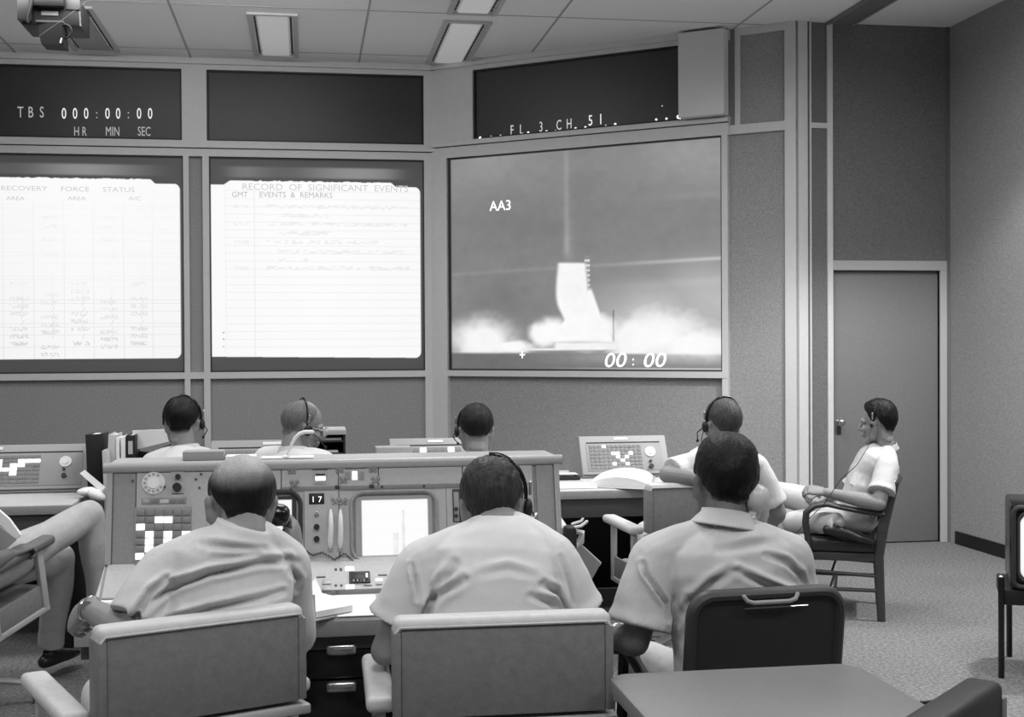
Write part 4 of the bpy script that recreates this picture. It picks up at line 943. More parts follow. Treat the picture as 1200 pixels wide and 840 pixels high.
# hanging camera
pc = P(60, 25, 8.4); tvc = thing('ceiling_camera', 'dark television camera with a lens hood hanging from the ceiling at top left', 'camera', (pc.x, pc.y, CEIL))
def pcb(name, x0, y0, x1, y1, ya, yb, m, bev=.01, par=None): 
    p, q = P(x0, y1, 8.4), P(x1, y0, 8.4); return obj(name, MB().box((p.x, pc.y+ya, p.z), (q.x, pc.y+yb, q.z), bev), m, par or tvc, True)
pcb('camera_body', 26, 0, 94, 30, 0, .35, mat('camera_grey', 34, .6)); pcb('side_pod', 23, -8, 38, 27, -.05, .3, 'charcoal')
pcb('top_box', 39, -6, 76, 10, -.06, .0, 'black'); pcb('pale_panel', 77, -6, 93, 11, -.012, .0, 'seam')
pcb('label_plate', 49, 13, 68, 18.5, -.008, .0, 'console_grey', .001); pcb('lens_mount', 44, 26, 76, 29, -.05, .2, 'seam', .004)
t = MB(); p = [P(45, 28, 8.4), P(74, 28, 8.4), P(76, 55, 8.4), P(50, 53, 8.4)]; t.prism([v_+Vector((0, -.05, 0)) for v_ in p], (0, .18, 0)); obj('lens_hood', t, 'rubber', tvc, True, False)
q1, q2 = P(73, 53, 8.4), P(78, 31, 8.4); obj('hood_edge', MB().tube([q1+Vector((0, -.06, 0)), P(74.5, 47, 8.4)+Vector((0, -.06, 0))], .008, 6), 'steel', tvc, True)
q = P(77, 38, 8.4); obj('handle_ring', MB().torus((q.x, q.y-.03, q.z), (.3, 1, 0), .045, .006), 'black', tvc, True)
obj('edge_strip', MB().tube([P(93.5, 14, 8.4)+Vector((0, -.01, 0)), P(94.5, 31, 8.4)+Vector((0, -.01, 0))], .006, 6), 'steel', tvc, True)
pts = [P(38+2*math.sin(k*.5), -6+k*3.6, 8.4)+Vector((0, -.08, 0)) for k in range(11)]; obj('cable', MB().tube(pts, .010, 8), 'black', tvc, True)
p = P(58, 0, 8.4); obj('ceiling_bracket', MB().cyl((p.x, pc.y+.15, p.z), (p.x, pc.y+.15, CEIL), .03).cyl((p.x, pc.y+.15, CEIL-.02), (p.x, pc.y+.15, CEIL), .08), 'dark_metal', tvc, True)
solo('hanging_wire', MB().tube([P(46, 42, 8.25), P(72, 24, 8.25), P(96, 6, 8.25), P(112, -6, 8.25), P(130, -24, 8.25)], .0014, 5), 'console_grey', 'thin bright wire running from the ceiling camera up to the ceiling', 'wire')
# ================================================================ PEOPLE
mat('skin', 132, .55, noise=.05, nscale=25, spec=.35); mat('skin_dark', 102, .55, noise=.06, nscale=25, spec=.35)
mat('shirt_pale', 206, .85, bump=.25, bscale=500); mat('shirt_light', 198, .85, noise=.03, nscale=50, bump=.3, bscale=350); mat('shirt_grey', 188, .85, noise=.04, nscale=30, bump=.25, bscale=500)
mat('trouser_light', 190, .85, noise=.05, nscale=20, bump=.3, bscale=200); mat('trouser_dark', 70, .85); mat('trouser_mid', 172, .85, noise=.08, nscale=20, bump=.3, bscale=100)
mat('shoe', 36, .35)
def hair_mat(name, g, amt):
    m = mat(name, g, .5, noise=amt, nscale=70, bump=.5, bscale=140, stretch=(1.6, 1.6, .4), spec=.22); nt = m.node_tree; bs = nt.nodes['Principled BSDF']
    at = nt.nodes.new('ShaderNodeAttribute'); at.attribute_name = 'thin'; mx = nt.nodes.new('ShaderNodeMix'); mx.data_type = 'RGBA'
    src = bs.inputs['Base Color'].links[0].from_socket; nt.links.new(at.outputs['Fac'], mx.inputs[0]); nt.links.new(src, mx.inputs[6]); mx.inputs[7].default_value = (lin(160),)*3+(1,); nt.links.new(mx.outputs[2], bs.inputs['Base Color'])
hair_mat('hair_black', 11, .4); hair_mat('hair_dark', 22, .4); hair_mat('hair_brown', 44, .55); hair_mat('hair_grey', 62, .4); hair_mat('hair_crop', 98, .25)
RS = np.random.RandomState(11)
_NK = [(RS.randn(3), RS.rand()*6.28) for _ in range(24)]
def tnoise(co, scale, aniso=(1, 1, 1)):
    q = co*np.array(aniso)*scale; s = 0
    for k, ph in _NK[:14]: s = s+np.sin(q @ k+ph)
    return s/14*1.6
def remesh(mb, voxel, smooth=4, deform=None, name='m'):
    me = mb.mesh(name); o = bpy.data.objects.new('t', me); C.objects.link(o)
    md = o.modifiers.new('r', 'REMESH'); md.mode = 'VOXEL'; md.voxel_size = voxel; md.adaptivity = 0
    dg = bpy.context.evaluated_depsgraph_get(); dg.update(); m2 = bpy.data.meshes.new_from_object(o.evaluated_get(dg))
    C.objects.unlink(o); bpy.data.objects.remove(o)
    n = len(m2.vertices); co = np.empty(n*3, np.float32); m2.vertices.foreach_get('co', co); co = co.reshape(-1, 3).astype(float)
    ne = len(m2.edges); e = np.empty(ne*2, np.int32); m2.edges.foreach_get('vertices', e); e = e.reshape(-1, 2)
    deg = np.bincount(e.ravel(), minlength=n).astype(float)[:, None]
    def lap(c):
        s = np.zeros_like(c)
        for k in range(3): s[:, k] = np.bincount(e[:, 0], c[e[:, 1], k], n)+np.bincount(e[:, 1], c[e[:, 0], k], n)
        return s/np.maximum(deg, 1)
    for _ in range(smooth): co = co+.55*(lap(co)-co); co = co-.30*(lap(co)-co)
    if deform:
        m2.vertices.foreach_set('co', co.astype(np.float32).ravel()); m2.update()
        nr = np.empty(n*3, np.float32); m2.vertices.foreach_get('normal', nr); co = deform(co, nr.reshape(-1, 3).astype(float))
        co = co+.4*(lap(co)-co)
    m2.vertices.foreach_set('co', co.astype(np.float32).ravel()); m2.update(); m2.name = name
    for p in m2.polygons: p.use_smooth = True
    m2.materials.clear(); return m2
def put(name, me, m, parent):
    me.materials.append(M(m)); me.transform(wmat(parent).inverted()); o = bpy.data.objects.new(name, me); o.parent = parent; C.objects.link(o); return o
def basis(y, z):      # columns x, y, z from a forward y and approximate z
    y = Vector(y).normalized(); x = y.cross(Vector(z)).normalized(); z = x.cross(y).normalized(); return Matrix((x, y, z)).transposed()
def add_hand(mb, wrist, dirn, back, side, curl=35, sc=1.0, spread=1.0, thumb=30, curls=None):
    """palm, four unequal fingers bent at three joints, thumb from the side of the palm; back = direction the back of the hand faces; side=+1: thumb on +x"""
    Bm = basis(dirn, back); W = Vector(wrist)
    def T(p): return W+Bm @ (Vector((p[0]*side, p[1], p[2]))*sc)
    mb.tube([T((0, -.02, 0)), T((0, .012, 0)), T((.001, .04, 0)), T((0, .075, 0)), T((0, .092, -.002))], [tuple(v*sc for v in q) for q in ((.026, .02), (.028, .019), (.037, .017), (.041, .015), (.037, .012))], 14, flat=Bm @ Vector((0, 0, 1)), round_ends=True)
    mb.ell(T((.026, .035, -.008)), (.018*sc, .026*sc, .014*sc), Bm)
    for i, (x, L, r) in enumerate(((.030, .074, .0088), (.010, .082, .0092), (-.010, .076, .0088), (-.029, .060, .0078))):
        c = R(curls[i] if curls else curl); p = Vector((x, .085, 0)); a = 0; pts = [p-Vector((0, .012, 0)), p]; fan = x*1.4*spread
        for k, f_ in enumerate((.46, .30, .24)):
            a += c*(.8 if k == 0 else 1); p = p+Vector((fan*.5*math.cos(a), math.cos(a), -math.sin(a)))*L*f_; pts.append(p)
        mb.tube([T(q) for q in pts], [r*sc*k for k in (1, 1.05, 1, .95, .82)], 9, round_ends=True)
    t = R(thumb); p0 = Vector((.030, .022, -.006)); p1 = p0+Vector((math.sin(t)*.036, math.cos(t)*.034, -.010)); p2 = p1+Vector((math.sin(t*.6)*.03, math.cos(t*.6)*.03, -.010)); p3 = p2+Vector((0, .024, -.006))
    mb.tube([T(p0), T(p1), T(p2), T(p3)], [r*sc for r in (.013, .0115, .0105, .009)], 9, round_ends=True)
def head_shape(mb, H, sc=1.0, jaw=1.0):
    E = lambda c, r, rot=None: mb.ell(H @ (Vector(c)*sc), tuple(v*sc for v in r), H.to_3x3() @ (rot or Matrix.Identity(3)))
    T_ = lambda pts, r: mb.tube([H @ (Vector(p)*sc) for p in pts], [v*sc for v in (r if isinstance(r, (list, tuple)) else [r]*len(pts))], 10, round_ends=True)
    E((0, -.01, .035), (.077, .097, .085)); E((0, .025, -.035), (.060*jaw, .062, .078)); E((0, .058, -.104), (.028, .026, .020))
    for s in (-1, 1):
        T_([(s*.060*jaw, -.005, -.03), (s*.054*jaw, .012, -.078), (s*.026, .06, -.103)], [.020, .018, .017])
        E((s*.040, .060, -.03), (.026, .024, .024)); E((s*.032, .076, .002), (.014, .012, .010)); T_([(s*.014, .090, .020), (s*.040, .080, .022), (s*.055, .060, .012)], [.008, .009, .008])
        Re = Matrix.Rotation(s*R(-22), 3, 'Z') @ Matrix.Rotation(R(-8), 3, 'X')
        E((s*.079, -.004, -.012), (.009, .018, .031), Re); E((s*.083, -.010, .004), (.007, .017, .017), Re); E((s*.080, .004, -.036), (.008, .009, .010), Re)
    T_([(0, .086, .016), (0, .103, -.010), (0, .112, -.030)], [.009, .010, .013]); E((0, .100, -.036), (.018, .012, .008))
    T_([(-.022, .086, -.062), (0, .095, -.060), (.022, .086, -.062)], .008); T_([(-.018, .084, -.074), (0, .092, -.075), (.018, .084, -.074)], .008)
def sstep(a, b, x): return float(np.clip((x-a)/(b-a), 0, 1))
def hair(parent, H, m, sc=1.0, thick=.012, top=.018, bald=0, nape=-54, messy=.0015, front=38, side=0, seed=0, crown=None, wave=0):
    nu, nv = 150, 96; az = np.linspace(-np.pi, np.pi, nu, endpoint=False); el = np.linspace(-np.pi/2+.02, np.pi/2-.02, nv)
    A, E = np.meshgrid(az, el); d = np.stack([np.sin(A)*np.cos(E), np.cos(A)*np.cos(E), np.sin(E)], -1)      # az 0 = face
    a = np.abs(np.degrees(A)); e = np.degrees(E)
    lim = np.interp(a, [0, 35, 60, 78, 92, 102, 118, 140, 180], [front, front-4, 14, -16+side, -22+side, -4, -30, nape+2, nape])
    rs = np.random.RandomState(seed)
    j = tnoise(d.reshape(-1, 3)+seed, 7).reshape(A.shape)*2.2+tnoise(d.reshape(-1, 3)-seed, 17).reshape(A.shape)*1.2
    mk = sst(-5, 10, e-lim+j)
    if bald:
        cd = np.array(crown or (0, -.1, 1.0)); cd = cd/np.linalg.norm(cd); ang = np.degrees(np.arccos(np.clip(d @ cd, -1, 1))); thin = (1-sst(bald-26, bald+22, ang+j*1.6))
    else: thin = np.zeros_like(A)
    thin = np.maximum(thin, .75*(1-sst(1, 13, e-lim+j))*(a > 60)*(e < 20))
    r0 = 1/np.sqrt((d[..., 0]/.077)**2+(d[..., 1]/.097)**2+(d[..., 2]/.085)**2)
    rn = (.064+.010*sst(110, 165, a))/np.maximum(np.cos(E), .45); r0 = np.where((a > 98) & (e < 0), np.maximum(r0, rn*sst(98, 125, a)), r0)
    th = (thick+(top-thick)*sst(10, 60, e))*(1-.8*np.where(a > 100, 1-sst(-62, -38, e), 0))*(1-.7*thin)
    q = d.reshape(-1, 3)
    st = (tnoise(q+seed, 9, (1.6, 1.6, .5))+.7*tnoise(q-seed, 22, (1.8, 1.8, .5))).reshape(A.shape)*messy
    wv = tnoise(q+seed*2, 3.2).reshape(A.shape)*wave
    r = r0+mk*(th+st+wv)-(1-mk)*.012
    # hair follows the neck a little at the nape
    co = (d*r[..., None]+np.array([0, -.01, .035]))*sc
    co = co.reshape(-1, 3); idx = np.arange(nu*nv).reshape(nv, nu); i2 = np.roll(idx, -1, 1)
    quads = np.stack([idx[:-1], i2[:-1], i2[1:], idx[1:]], -1).reshape(-1, 4)
    Hn = np.array(H); co = co @ Hn[:3, :3].T+Hn[:3, 3]
    me = np_mesh('hair', co, quads); at = me.attributes.new('thin', 'FLOAT', 'POINT'); at.data.foreach_set('value', thin.ravel().astype(np.float32))
    for p in me.polygons: p.use_smooth = True
    return put('hair', me, m, parent)
def headset(label, H, sc=1.0, side=1, mic=True, mouth=(.055, .10, -.06), tilt=-8, cord=None, arc0=-8, arc1=188, hh=.008, cup=1):
    c = H @ Vector((0, 0, 0)); o = thing('headset', label, 'headset', c)
    hx = lambda p: H @ (Vector(p)*sc)
    t = MB(); arc = [R(arc0+(arc1-arc0)*k/24) for k in range(25)]; ty = math.tan(R(tilt))
    t.tube([hx((side*.089*math.cos(a), -.012+ty*.1*math.sin(a), .030+(.093+hh)*math.sin(a))) for a in arc], [(.006, .0025)]*25, 8, flat=H.to_3x3() @ Vector((0, 0, 1)))
    obj('headband', t, 'black_gloss', o, True)
    for s in (side,):
        t = MB(); t.ell(hx((s*.094, -.002, -.006)), (.012*sc*cup, .022*sc*cup, .026*sc*cup), H.to_3x3()); obj('ear_cup', t, 'black', o, True)
        obj('band_clip', MB().tube([hx((s*.1, -.012, .03)), hx((s*.1, -.012, .06))], .0045, 8, round_ends=True), 'steel', o, True)
    if arc1 > 150: obj('temple_pad', MB().ell(hx((-side*.087, -.012, .008)), (.006, .014, .018), H.to_3x3()), 'black', o, True)
    if mic:
        t = MB().tube([hx((side*.102, 0, -.01)), hx((side*.108, .05, -.03)), hx(mouth)], .0028, 6, round_ends=True); t.ell(hx(mouth), (.007, .01, .007), H.to_3x3()); obj('microphone_boom', t, 'black', o, True)
    if cord: obj('cord', MB().tube([hx((side*.1, 0, -.02))]+[Vector(p) for p in cord], .0022, 6), 'black', o, True)
    return o
def creases(folds):
    """folds: (list of world points seen on the cloth, width m, depth m)"""
    F_ = [([np.array((p.x, p.z)) for p in pts], wd*.85, dp*1.35, yc) for pts, wd, dp, yc in folds]
    def fn(co, nr):
        out = np.zeros(len(co)); xz = co[:, [0, 2]]
        for pts, wd, dp, yc in F_:
            best = np.full(len(co), 1e9); sg = np.zeros(len(co)); fade = np.zeros(len(co)); n = len(pts)-1
            for i in range(n):
                a, b = pts[i], pts[i+1]; ab = b-a; L2 = ab @ ab; t = np.clip(((xz-a) @ ab)/L2, 0, 1); q = xz-(a+t[:, None]*ab); d = np.hypot(q[:, 0], q[:, 1])
                cr = ab[0]*q[:, 1]-ab[1]*q[:, 0]; m = d < best; best[m] = d[m]; sg[m] = np.sign(cr[m])*d[m]; fade[m] = ((i+t)/n)[m]
            f = np.sin(np.pi*np.clip(fade, .06, .94))**.6*(1-sst(3*wd, 3.6*wd, best))
            out += dp*f*(-np.exp(-(sg/wd)**2)+.75*np.exp(-((sg-1.5*wd)/wd)**2)+.3*np.exp(-((sg+1.7*wd)/wd)**2))*np.clip(-nr[:, 1]*1.6, 0, 1)*(np.abs(co[:, 1]-yc) < .30)
        return out
    return fn
def person(label, pelvis, neck, head, hyaw, hpitch=0, hroll=0, yaw=0, sl=None, sr=None, el=None, er=None, wl=None, wr=None, hl=None, hr=None, kl=None, kr=None, al=None, ar=None,
           shirt='shirt_light', trouser='trouser_light', skin='skin', hsc=1.0, fold=None, voxel=.006, bulk=1.0, sleeve=.68, slr=.068, hem=1.15, collar=(.066, .030, .074), bend=0, foldn=.004, feet=True, curl=40, neck_r=.056, hairkw=None, sleeveR=None, depth=1.0, group=None, trn=.004):
    pelvis, neck, head = Vector(pelvis), Vector(neck), Vector(head)
    o = thing('person', label, 'person', (pelvis.x, pelvis.y, 0), group=group)
    Rz = Matrix.Rotation(yaw, 3, 'Z'); f = Rz @ Vector((0, 1, 0)); rt = Rz @ Vector((1, 0, 0))
    srt = (Vector(sr)-Vector(sl)).normalized(); half = (Vector(sr)-Vector(sl)).length/2; mid = (Vector(sr)+Vector(sl))/2
    ctrl = pelvis.lerp(neck, .5)-f*bend
    def spine(t): return pelvis*(1-t)**2+ctrl*2*t*(1-t)+neck*t*t
    prof = ((-.10, .150, .105), (-.02, .172, .122), (.1, .172, .122), (.25, .165, .118), (.42, .172, .122), (.58, half*.93, .128), (.72, half*1.0, .126), (.83, half*.97, .110), (.91, half*.72, .088), (.97, half*.42, .070), (1.02, .069, .066), (1.06, .0665, .064))
    def torso(mb, off, t0=-.2, t1=1.05):
        rings = []
        for t, a, b in prof:
            if t < t0 or t > t1: continue
            c = (spine(t) if t <= 1 else neck+(nb-neck).normalized()*(t-1)*.42) if t >= 0 else pelvis+(pelvis-spine(.1)).normalized()*(-t*.5)
            if t > .6: c = c.lerp(Vector((mid.x, mid.y, c.z)), .35*(1-sstep(.83, .98, t)))
            k = sstep(.3, .75, t); rr = rt.lerp(srt, k).normalized(); tg = (spine(min(max(t, 0)+.05, 1))-spine(max(t-.05, 0))).normalized(); ff_ = tg.cross(rr).normalized()*1; rr = ff_.cross(tg).normalized()
            a_ = (a*bulk if t < .6 else a*(1+(bulk-1)*.4))+off; b_ = b*depth*(bulk if t < .8 else 1)+off
            rings.append([c+rr*(a_*math.copysign(abs(math.cos(th))**.86, math.cos(th)))+ff_*(b_*math.copysign(abs(math.sin(th))**.86, math.sin(th))) for th in [2*math.pi*j/28 for j in range(28)]])
        mb.loft(rings)
    H = Matrix.Translation(head) @ (Matrix.Rotation(hyaw, 4, 'Z') @ Matrix.Rotation(hpitch, 4, 'X') @ Matrix.Rotation(hroll, 4, 'Y'))
    body = MB(); nb = H @ Vector((0, -.022*hsc, -.045*hsc)); torso(body, -.018)
    head_shape(body, H, hsc)
    nb = H @ Vector((0, -.022*hsc, -.045*hsc)); body.tube([nb+Vector((0, 0, .03)), nb.lerp(neck, .5), neck+Vector((0, 0, -.03))], [(neck_r*1.0)]*2+[neck_r*1.08], 16, round_ends=True)
    for s_, S, E_, W_, hh in ((-1, sl, el, wl, hl), (1, sr, er, wr, hr)):
        S, E_, W_ = Vector(S), Vector(E_), Vector(W_)
        body.tube([S, S.lerp(E_, .35), S.lerp(E_, .8), E_], [.046, .050, .042, .040], 14, round_ends=True)
        body.tube([E_, E_.lerp(W_, .28), E_.lerp(W_, .7), W_], [.040, .045, .034, .027], 14, round_ends=True)
        if hh is not False:
            hh = hh or {}; dv = hh.get('dir', (W_-E_)); add_hand(body, W_, dv, hh.get('back', (0, 0, 1)), hh.get('side', -s_), hh.get('curl', curl), hh.get('sc', 1.0), hh.get('spread', 1), hh.get('thumb', 30), hh.get('curls'))
    hips = [pelvis-rt*.09, pelvis+rt*.09]; K = [kl, kr]; Ak = [al, ar]
    for i in range(2):
        if K[i] is None: K[i] = hips[i]+f*.43+rt*(.05*(1 if i else -1))+Vector((0, 0, .0))
        if Ak[i] is None: Ak[i] = Vector(K[i])+f*.06-Vector((0, 0, Vector(K[i]).z-.09))
        K[i] = Vector(K[i]); Ak[i] = Vector(Ak[i])
        body.tube([hips[i], K[i]], [.065, .048], 12, round_ends=True); body.tube([K[i], Ak[i]], [.048, .034], 12, round_ends=True)
    sk = put('body', remesh(body, min(voxel, .0045), 2, None, 'body'), skin, o)
    # trousers
    tr = MB(); torso(tr, .004, -.2, .26)
    for i in range(2):
        tr.tube([hips[i]-f*.03, hips[i].lerp(K[i], .35), hips[i].lerp(K[i], .8), K[i]], [.088, .092, .074, .068], 18, round_ends=True)
        tr.tube([K[i], K[i].lerp(Ak[i], .35), K[i].lerp(Ak[i], .8), K[i].lerp(Ak[i], .97)], [.068, .066, .060, .060], 18)
    def trd(co, nr): return co+nr*(tnoise(co, 26, (1, 1, .6))*trn+tnoise(co, 60)*.0015)[:, None]
    put('trousers', remesh(tr, max(voxel, .007), 4, trd, 'trousers'), trouser, o)
    if feet:
        for i in range(2):
            A_ = Ak[i]; fd = f if isinstance(feet, bool) else (Vector(feet[i]).normalized() if feet[i] is not None else f)
            s_ = MB(); z = Vector((0, 0, 1)) if abs(fd.z) < .7 else Vector((1, 0, 0)); Bf = basis(fd, z)
            Lp = lambda x, y, zz: A_+Bf @ Vector((x, y, zz))
            s_.tube([Lp(0, -.055, -.05), Lp(0, -.02, -.045), Lp(0, .06, -.045), Lp(0, .13, -.055), Lp(0, .19, -.062)], [(.030, .030), (.037, .038), (.042, .036), (.046, .028), (.030, .020)], 16, flat=Bf @ Vector((0, 0, 1)), round_ends=True).tube([Lp(0, -.01, -.04), Lp(0, -.01, -.005)], .033, 14)
            put('shoe', remesh(s_, .006, 3, None, 'shoe'), 'shoe', o)
    # shirt with sleeves
    sh = MB(); torso(sh, .004, .04, 1.0 if collar else 1.2)
    for s_, S, E_ in ((-1, sl, el), (1, sr, er)):
        S, E_ = Vector(S), Vector(E_); n0 = neck+srt*s_*.035-Vector((0, 0, .035)); fr = sleeve if (s_ < 0 or sleeveR is None) else sleeveR
        sh.tube([n0, n0.lerp(S, .5)+Vector((0, 0, .004)), S], [.050, .058, slr*.94], 16, round_ends=True)
        sh.tube([S, S.lerp(E_, fr*.4), S.lerp(E_, fr*.8), S.lerp(E_, fr)], [slr*.95, slr*1.03, slr*1.08, slr*hem], 22)
    cf = creases(fold) if fold else None
    def shd(co, nr):
        d = tnoise(co, 13, (1, 1, 1.5))*foldn+tnoise(co, 34, (1, 1, 1.7))*foldn*.35+tnoise(co, 75)*foldn*.12+(.5-np.abs(tnoise(co+.3, 18, (.8, .8, 1.9))))*foldn*.5
        if cf: d = d+cf(co, nr)
        return co+nr*d[:, None]
    shm = put('shirt', remesh(sh, voxel, 5, shd, 'shirt'), shirt, o)
    if collar:
        rc, hc, rb = collar; ax = (nb-neck).normalized(); ax = (ax+Vector((0, 0, .6))).normalized(); Bc = basis(f, ax); base = neck-ax*.022
        rings = []
        for (r_, h_) in ((rb, .0), (rb*.995+.001, .004), (rc+.004, hc*.8), (rc+.003, hc), (rc-.001, hc), (rc-.002, hc*.5), (rc-.006, 0)):
            rings.append([base+Bc @ Vector((r_*1.04*math.cos(t), r_*.97*math.sin(t)+.004, h_-.010*math.sin(t))) for t in [2*math.pi*j/40 for j in range(40)]])
        t = MB().loft(rings, cap=False, closed=True); co_ = obj('collar', t, shirt, shm, True)
    if hairkw: hair(o, H, sc=hsc, **hairkw)
    return o, H
def vy(deg): return Matrix.Rotation(R(deg), 3, 'Z') @ Vector((0, 1, 0))
def cl(ch, x, y, z): return ch.matrix_basis @ Vector((x, y, z))
def FO(pts, d, wd, dp): q = [P(x, y, d) for x, y in pts]; return (q, wd, dp, sum(p.y for p in q)/len(q))
# --- 1: balding man with the telephone
pv = cl(ch1, .02, -.075, .57)
d = 3.30
f1 = [FO([(176, 702), (190, 688), (215, 672), (250, 660), (300, 654), (335, 656)], d, .010, .020), FO([(188, 720), (215, 708), (250, 698), (290, 693), (330, 690)], d, .010, .016), FO([(165, 720), (172, 700), (186, 680), (202, 668)], d, .010, .022),
      FO([(345, 700), (348, 685), (340, 670)], d, .009, .016), FO([(240, 628), (275, 634), (310, 640)], d, .010, .010), FO([(255, 645), (300, 646), (350, 664)], d, .011, .008), FO([(220, 716), (260, 712), (310, 708)], d, .008, .010)]
m1, H1 = person('balding man in a light knit shirt, from behind, telephone at his right ear', pv, P(288, 616, 3.29), P(283, 590, 3.36), R(13), R(-10), R(2), R(16),
    P(193, 668, 3.24), P(334, 660, 3.42), P(152, 742, 3.16), P(338, 752, 3.60), P(103, 712, 3.28), P(349, 652, 3.52),
    hl=dict(dir=P(70, 738, 3.38)-P(103, 712, 3.28), back=(-.5, -.6, .6), curl=62, side=1, thumb=20), hr=dict(dir=P(340, 598, 3.46)-P(349, 652, 3.52), back=(.9, -.35, .1), side=-1, curls=(16, 26, 34, 40), thumb=42, sc=1.0),
    shirt='shirt_light', fold=f1, voxel=.0055, bulk=1.04, hsc=1.05, sleeve=.80, slr=.070, hem=1.1, foldn=.0065, collar=None, sleeveR=.97,
    hairkw=dict(m='hair_dark', thick=.007, top=.005, bald=56, crown=(-.12, -.38, .9), nape=-56, messy=.0012, front=70, seed=3))
q = P(99, 706, 3.27); ax = (P(103, 712, 3.28)-P(152, 742, 3.16)).normalized()
obj('wrist_watch', MB().torus(P(105, 713, 3.276), ax, .030, .0045, 24).tube([P(105, 713, 3.276)+Vector((-.0, -.031, .012)), P(105, 713, 3.276)+Vector((-.0, -.034, .012))], .014, 16), 'steel', m1, True)
def handset(label, a, b, face, m, r=.026, cordto=None):
    """telephone handset: ear cap at a, mouth cap at b, caps opening along face"""
    a, b, face = Vector(a), Vector(b), Vector(face).normalized(); o = thing('telephone_handset', label, 'telephone', (a+b)/2)
    out = -face; t = MB(); t.tube([a+out*.018, a.lerp(b, .2)+out*.034, a.lerp(b, .5)+out*.040, a.lerp(b, .8)+out*.034, b+out*.018], [(.017, .014), (.014, .011), (.013, .011), (.014, .011), (.017, .014)], 12, round_ends=True)
    obj('handle', t, m, o, True)
    obj('ear_piece', MB().tube([a+out*.040, a+out*.038, a+out*.032, a+out*.020, a+out*.004, a-out*.008, a-out*.012], [r*.2, r*.5, r*.75, r*.95, r, r, r*.86], 24), m, o, True)
    obj('mouth_piece', MB().tube([b+out*.022, b+out*.018, b+out*.004, b-out*.008, b-out*.012], [r*.5, r*.86, r, r, r*.86], 24), m, o, True)
    if cordto: obj('cord', MB().tube([b+out*.02]+[Vector(p) for p in cordto], .003, 6), m, o, True)
    return o
handset('black telephone handset held to the balding man\'s right ear', P(322, 603, 3.40), P(318, 622, 3.53)+Vector((0, .02, -.03)), Vector((-1, .15, .05)), 'black_gloss', r=.031)
# --- 2: middle man with headset
pv = cl(ch2, .0, -.07, .57); d = 3.32
f2 = [FO([(495, 722), (500, 705), (520, 685), (540, 672)], d, .011, .016), FO([(500, 700), (515, 678), (530, 655)], d, .012, .012), FO([(488, 700), (486, 680), (482, 660)], d, .006, .016), FO([(630, 678), (650, 690), (660, 710), (664, 722)], d, .010, .016),
      FO([(615, 690), (640, 700), (655, 716)], d, .010, .012), FO([(560, 665), (590, 660), (620, 668)], d, .012, .006), FO([(672, 715), (668, 690), (655, 650)], d, .007, .012)]
m2, H2 = person('man with wavy hair and a headset in the middle chair of the front row', pv, P(586, 606, 3.40), P(577, 592, 3.48), R(-14), R(-9), R(0), R(-2),
    P(497, 662, 3.36), P(648, 655, 3.36), P(452, 762, 3.36), P(680, 745, 3.40), P(470, 745, 3.64), P(690, 728, 3.70),
    hl=dict(curl=30, back=(0, 0, 1)), hr=dict(curl=30, back=(0, 0, 1)), shirt='shirt_pale', fold=f2, voxel=.0055, bulk=1.06, sleeve=.66, slr=.072, hem=1.22, hsc=.99, foldn=.0055, collar=None,
    hairkw=dict(m='hair_brown', thick=.010, top=.017, nape=-57, messy=.0030, seed=5, wave=.003))
hs2 = headset('headset worn by the middle front man, its microphone reaching past his right cheek', H2, 1.04, 1, arc0=-8, arc1=95, hh=.010, mouth=(.105, .10, -.045), cord=[P(618, 610, 3.52), P(620, 640, 3.55)])
obj('earphone_tube', MB().tube([H2 @ Vector((.085, .0, -.045)), H2 @ Vector((.108, .03, -.035)), H2 @ Vector((.115, .07, -.02))], .0035, 8, round_ends=True), 'paper', hs2, True)
# --- 3: dark haired man in the dark chair
pv = cl(ch3, .0, -.07, .57); d = 3.55
f3 = [FO([(788, 722), (800, 696), (820, 674), (842, 662)], d, .014, .012), FO([(850, 662), (880, 676), (912, 690), (944, 697)], d, .011, .017), FO([(885, 645), (912, 654), (935, 672), (946, 690)], d, .010, .010), FO([(800, 760), (815, 735), (845, 712)], d, .010, .014),
      FO([(772, 720), (770, 700), (748, 668), (746, 655)], d, .007, .018), FO([(790, 745), (800, 715), (795, 690)], d, .010, .010), FO([(830, 640), (870, 634), (900, 632)], d, .014, .006)]
m3, H3 = person('man with thick dark hair and collared shirt, pale telephone at his right ear', pv, P(850, 609, 3.58), P(850, 567, 3.64), R(-6), R(-4), R(3), R(2),
    P(768, 658, 3.54), P(921, 654, 3.60), P(744, 752, 3.50), P(938, 735, 3.68), P(722, 743, 3.72), P(899, 652, 3.74),
    hl=dict(curl=30, back=(0, 0, 1)), hr=dict(dir=P(886, 606, 3.72)-P(899, 652, 3.74), back=(.35, -.9, .1), side=-1, curls=(55, 58, 60, 62), thumb=40),
    shirt='shirt_grey', skin='skin_dark', fold=f3, voxel=.0055, bulk=1.02, hsc=1.03, sleeve=.80, slr=.076, hem=1.2, foldn=.0065, collar=(.066, .046, .094), sleeveR=1.0, neck_r=.058,
    hairkw=dict(m='hair_black', thick=.014, top=.026, nape=-54, messy=.0022, seed=9, wave=.003, side=6))
obj('wrist_watch', MB().torus(P(725, 744, 3.70), P(722, 743, 3.72)-P(744, 752, 3.50), .030, .0055, 24), 'steel', m3, True)
mat('handset_pale', 190, .3)
handset('pale telephone handset at the dark haired man\'s right ear', P(884, 583, 3.60), P(876, 618, 3.78), Vector((-.75, .55, .1)), 'handset_pale', r=.040)
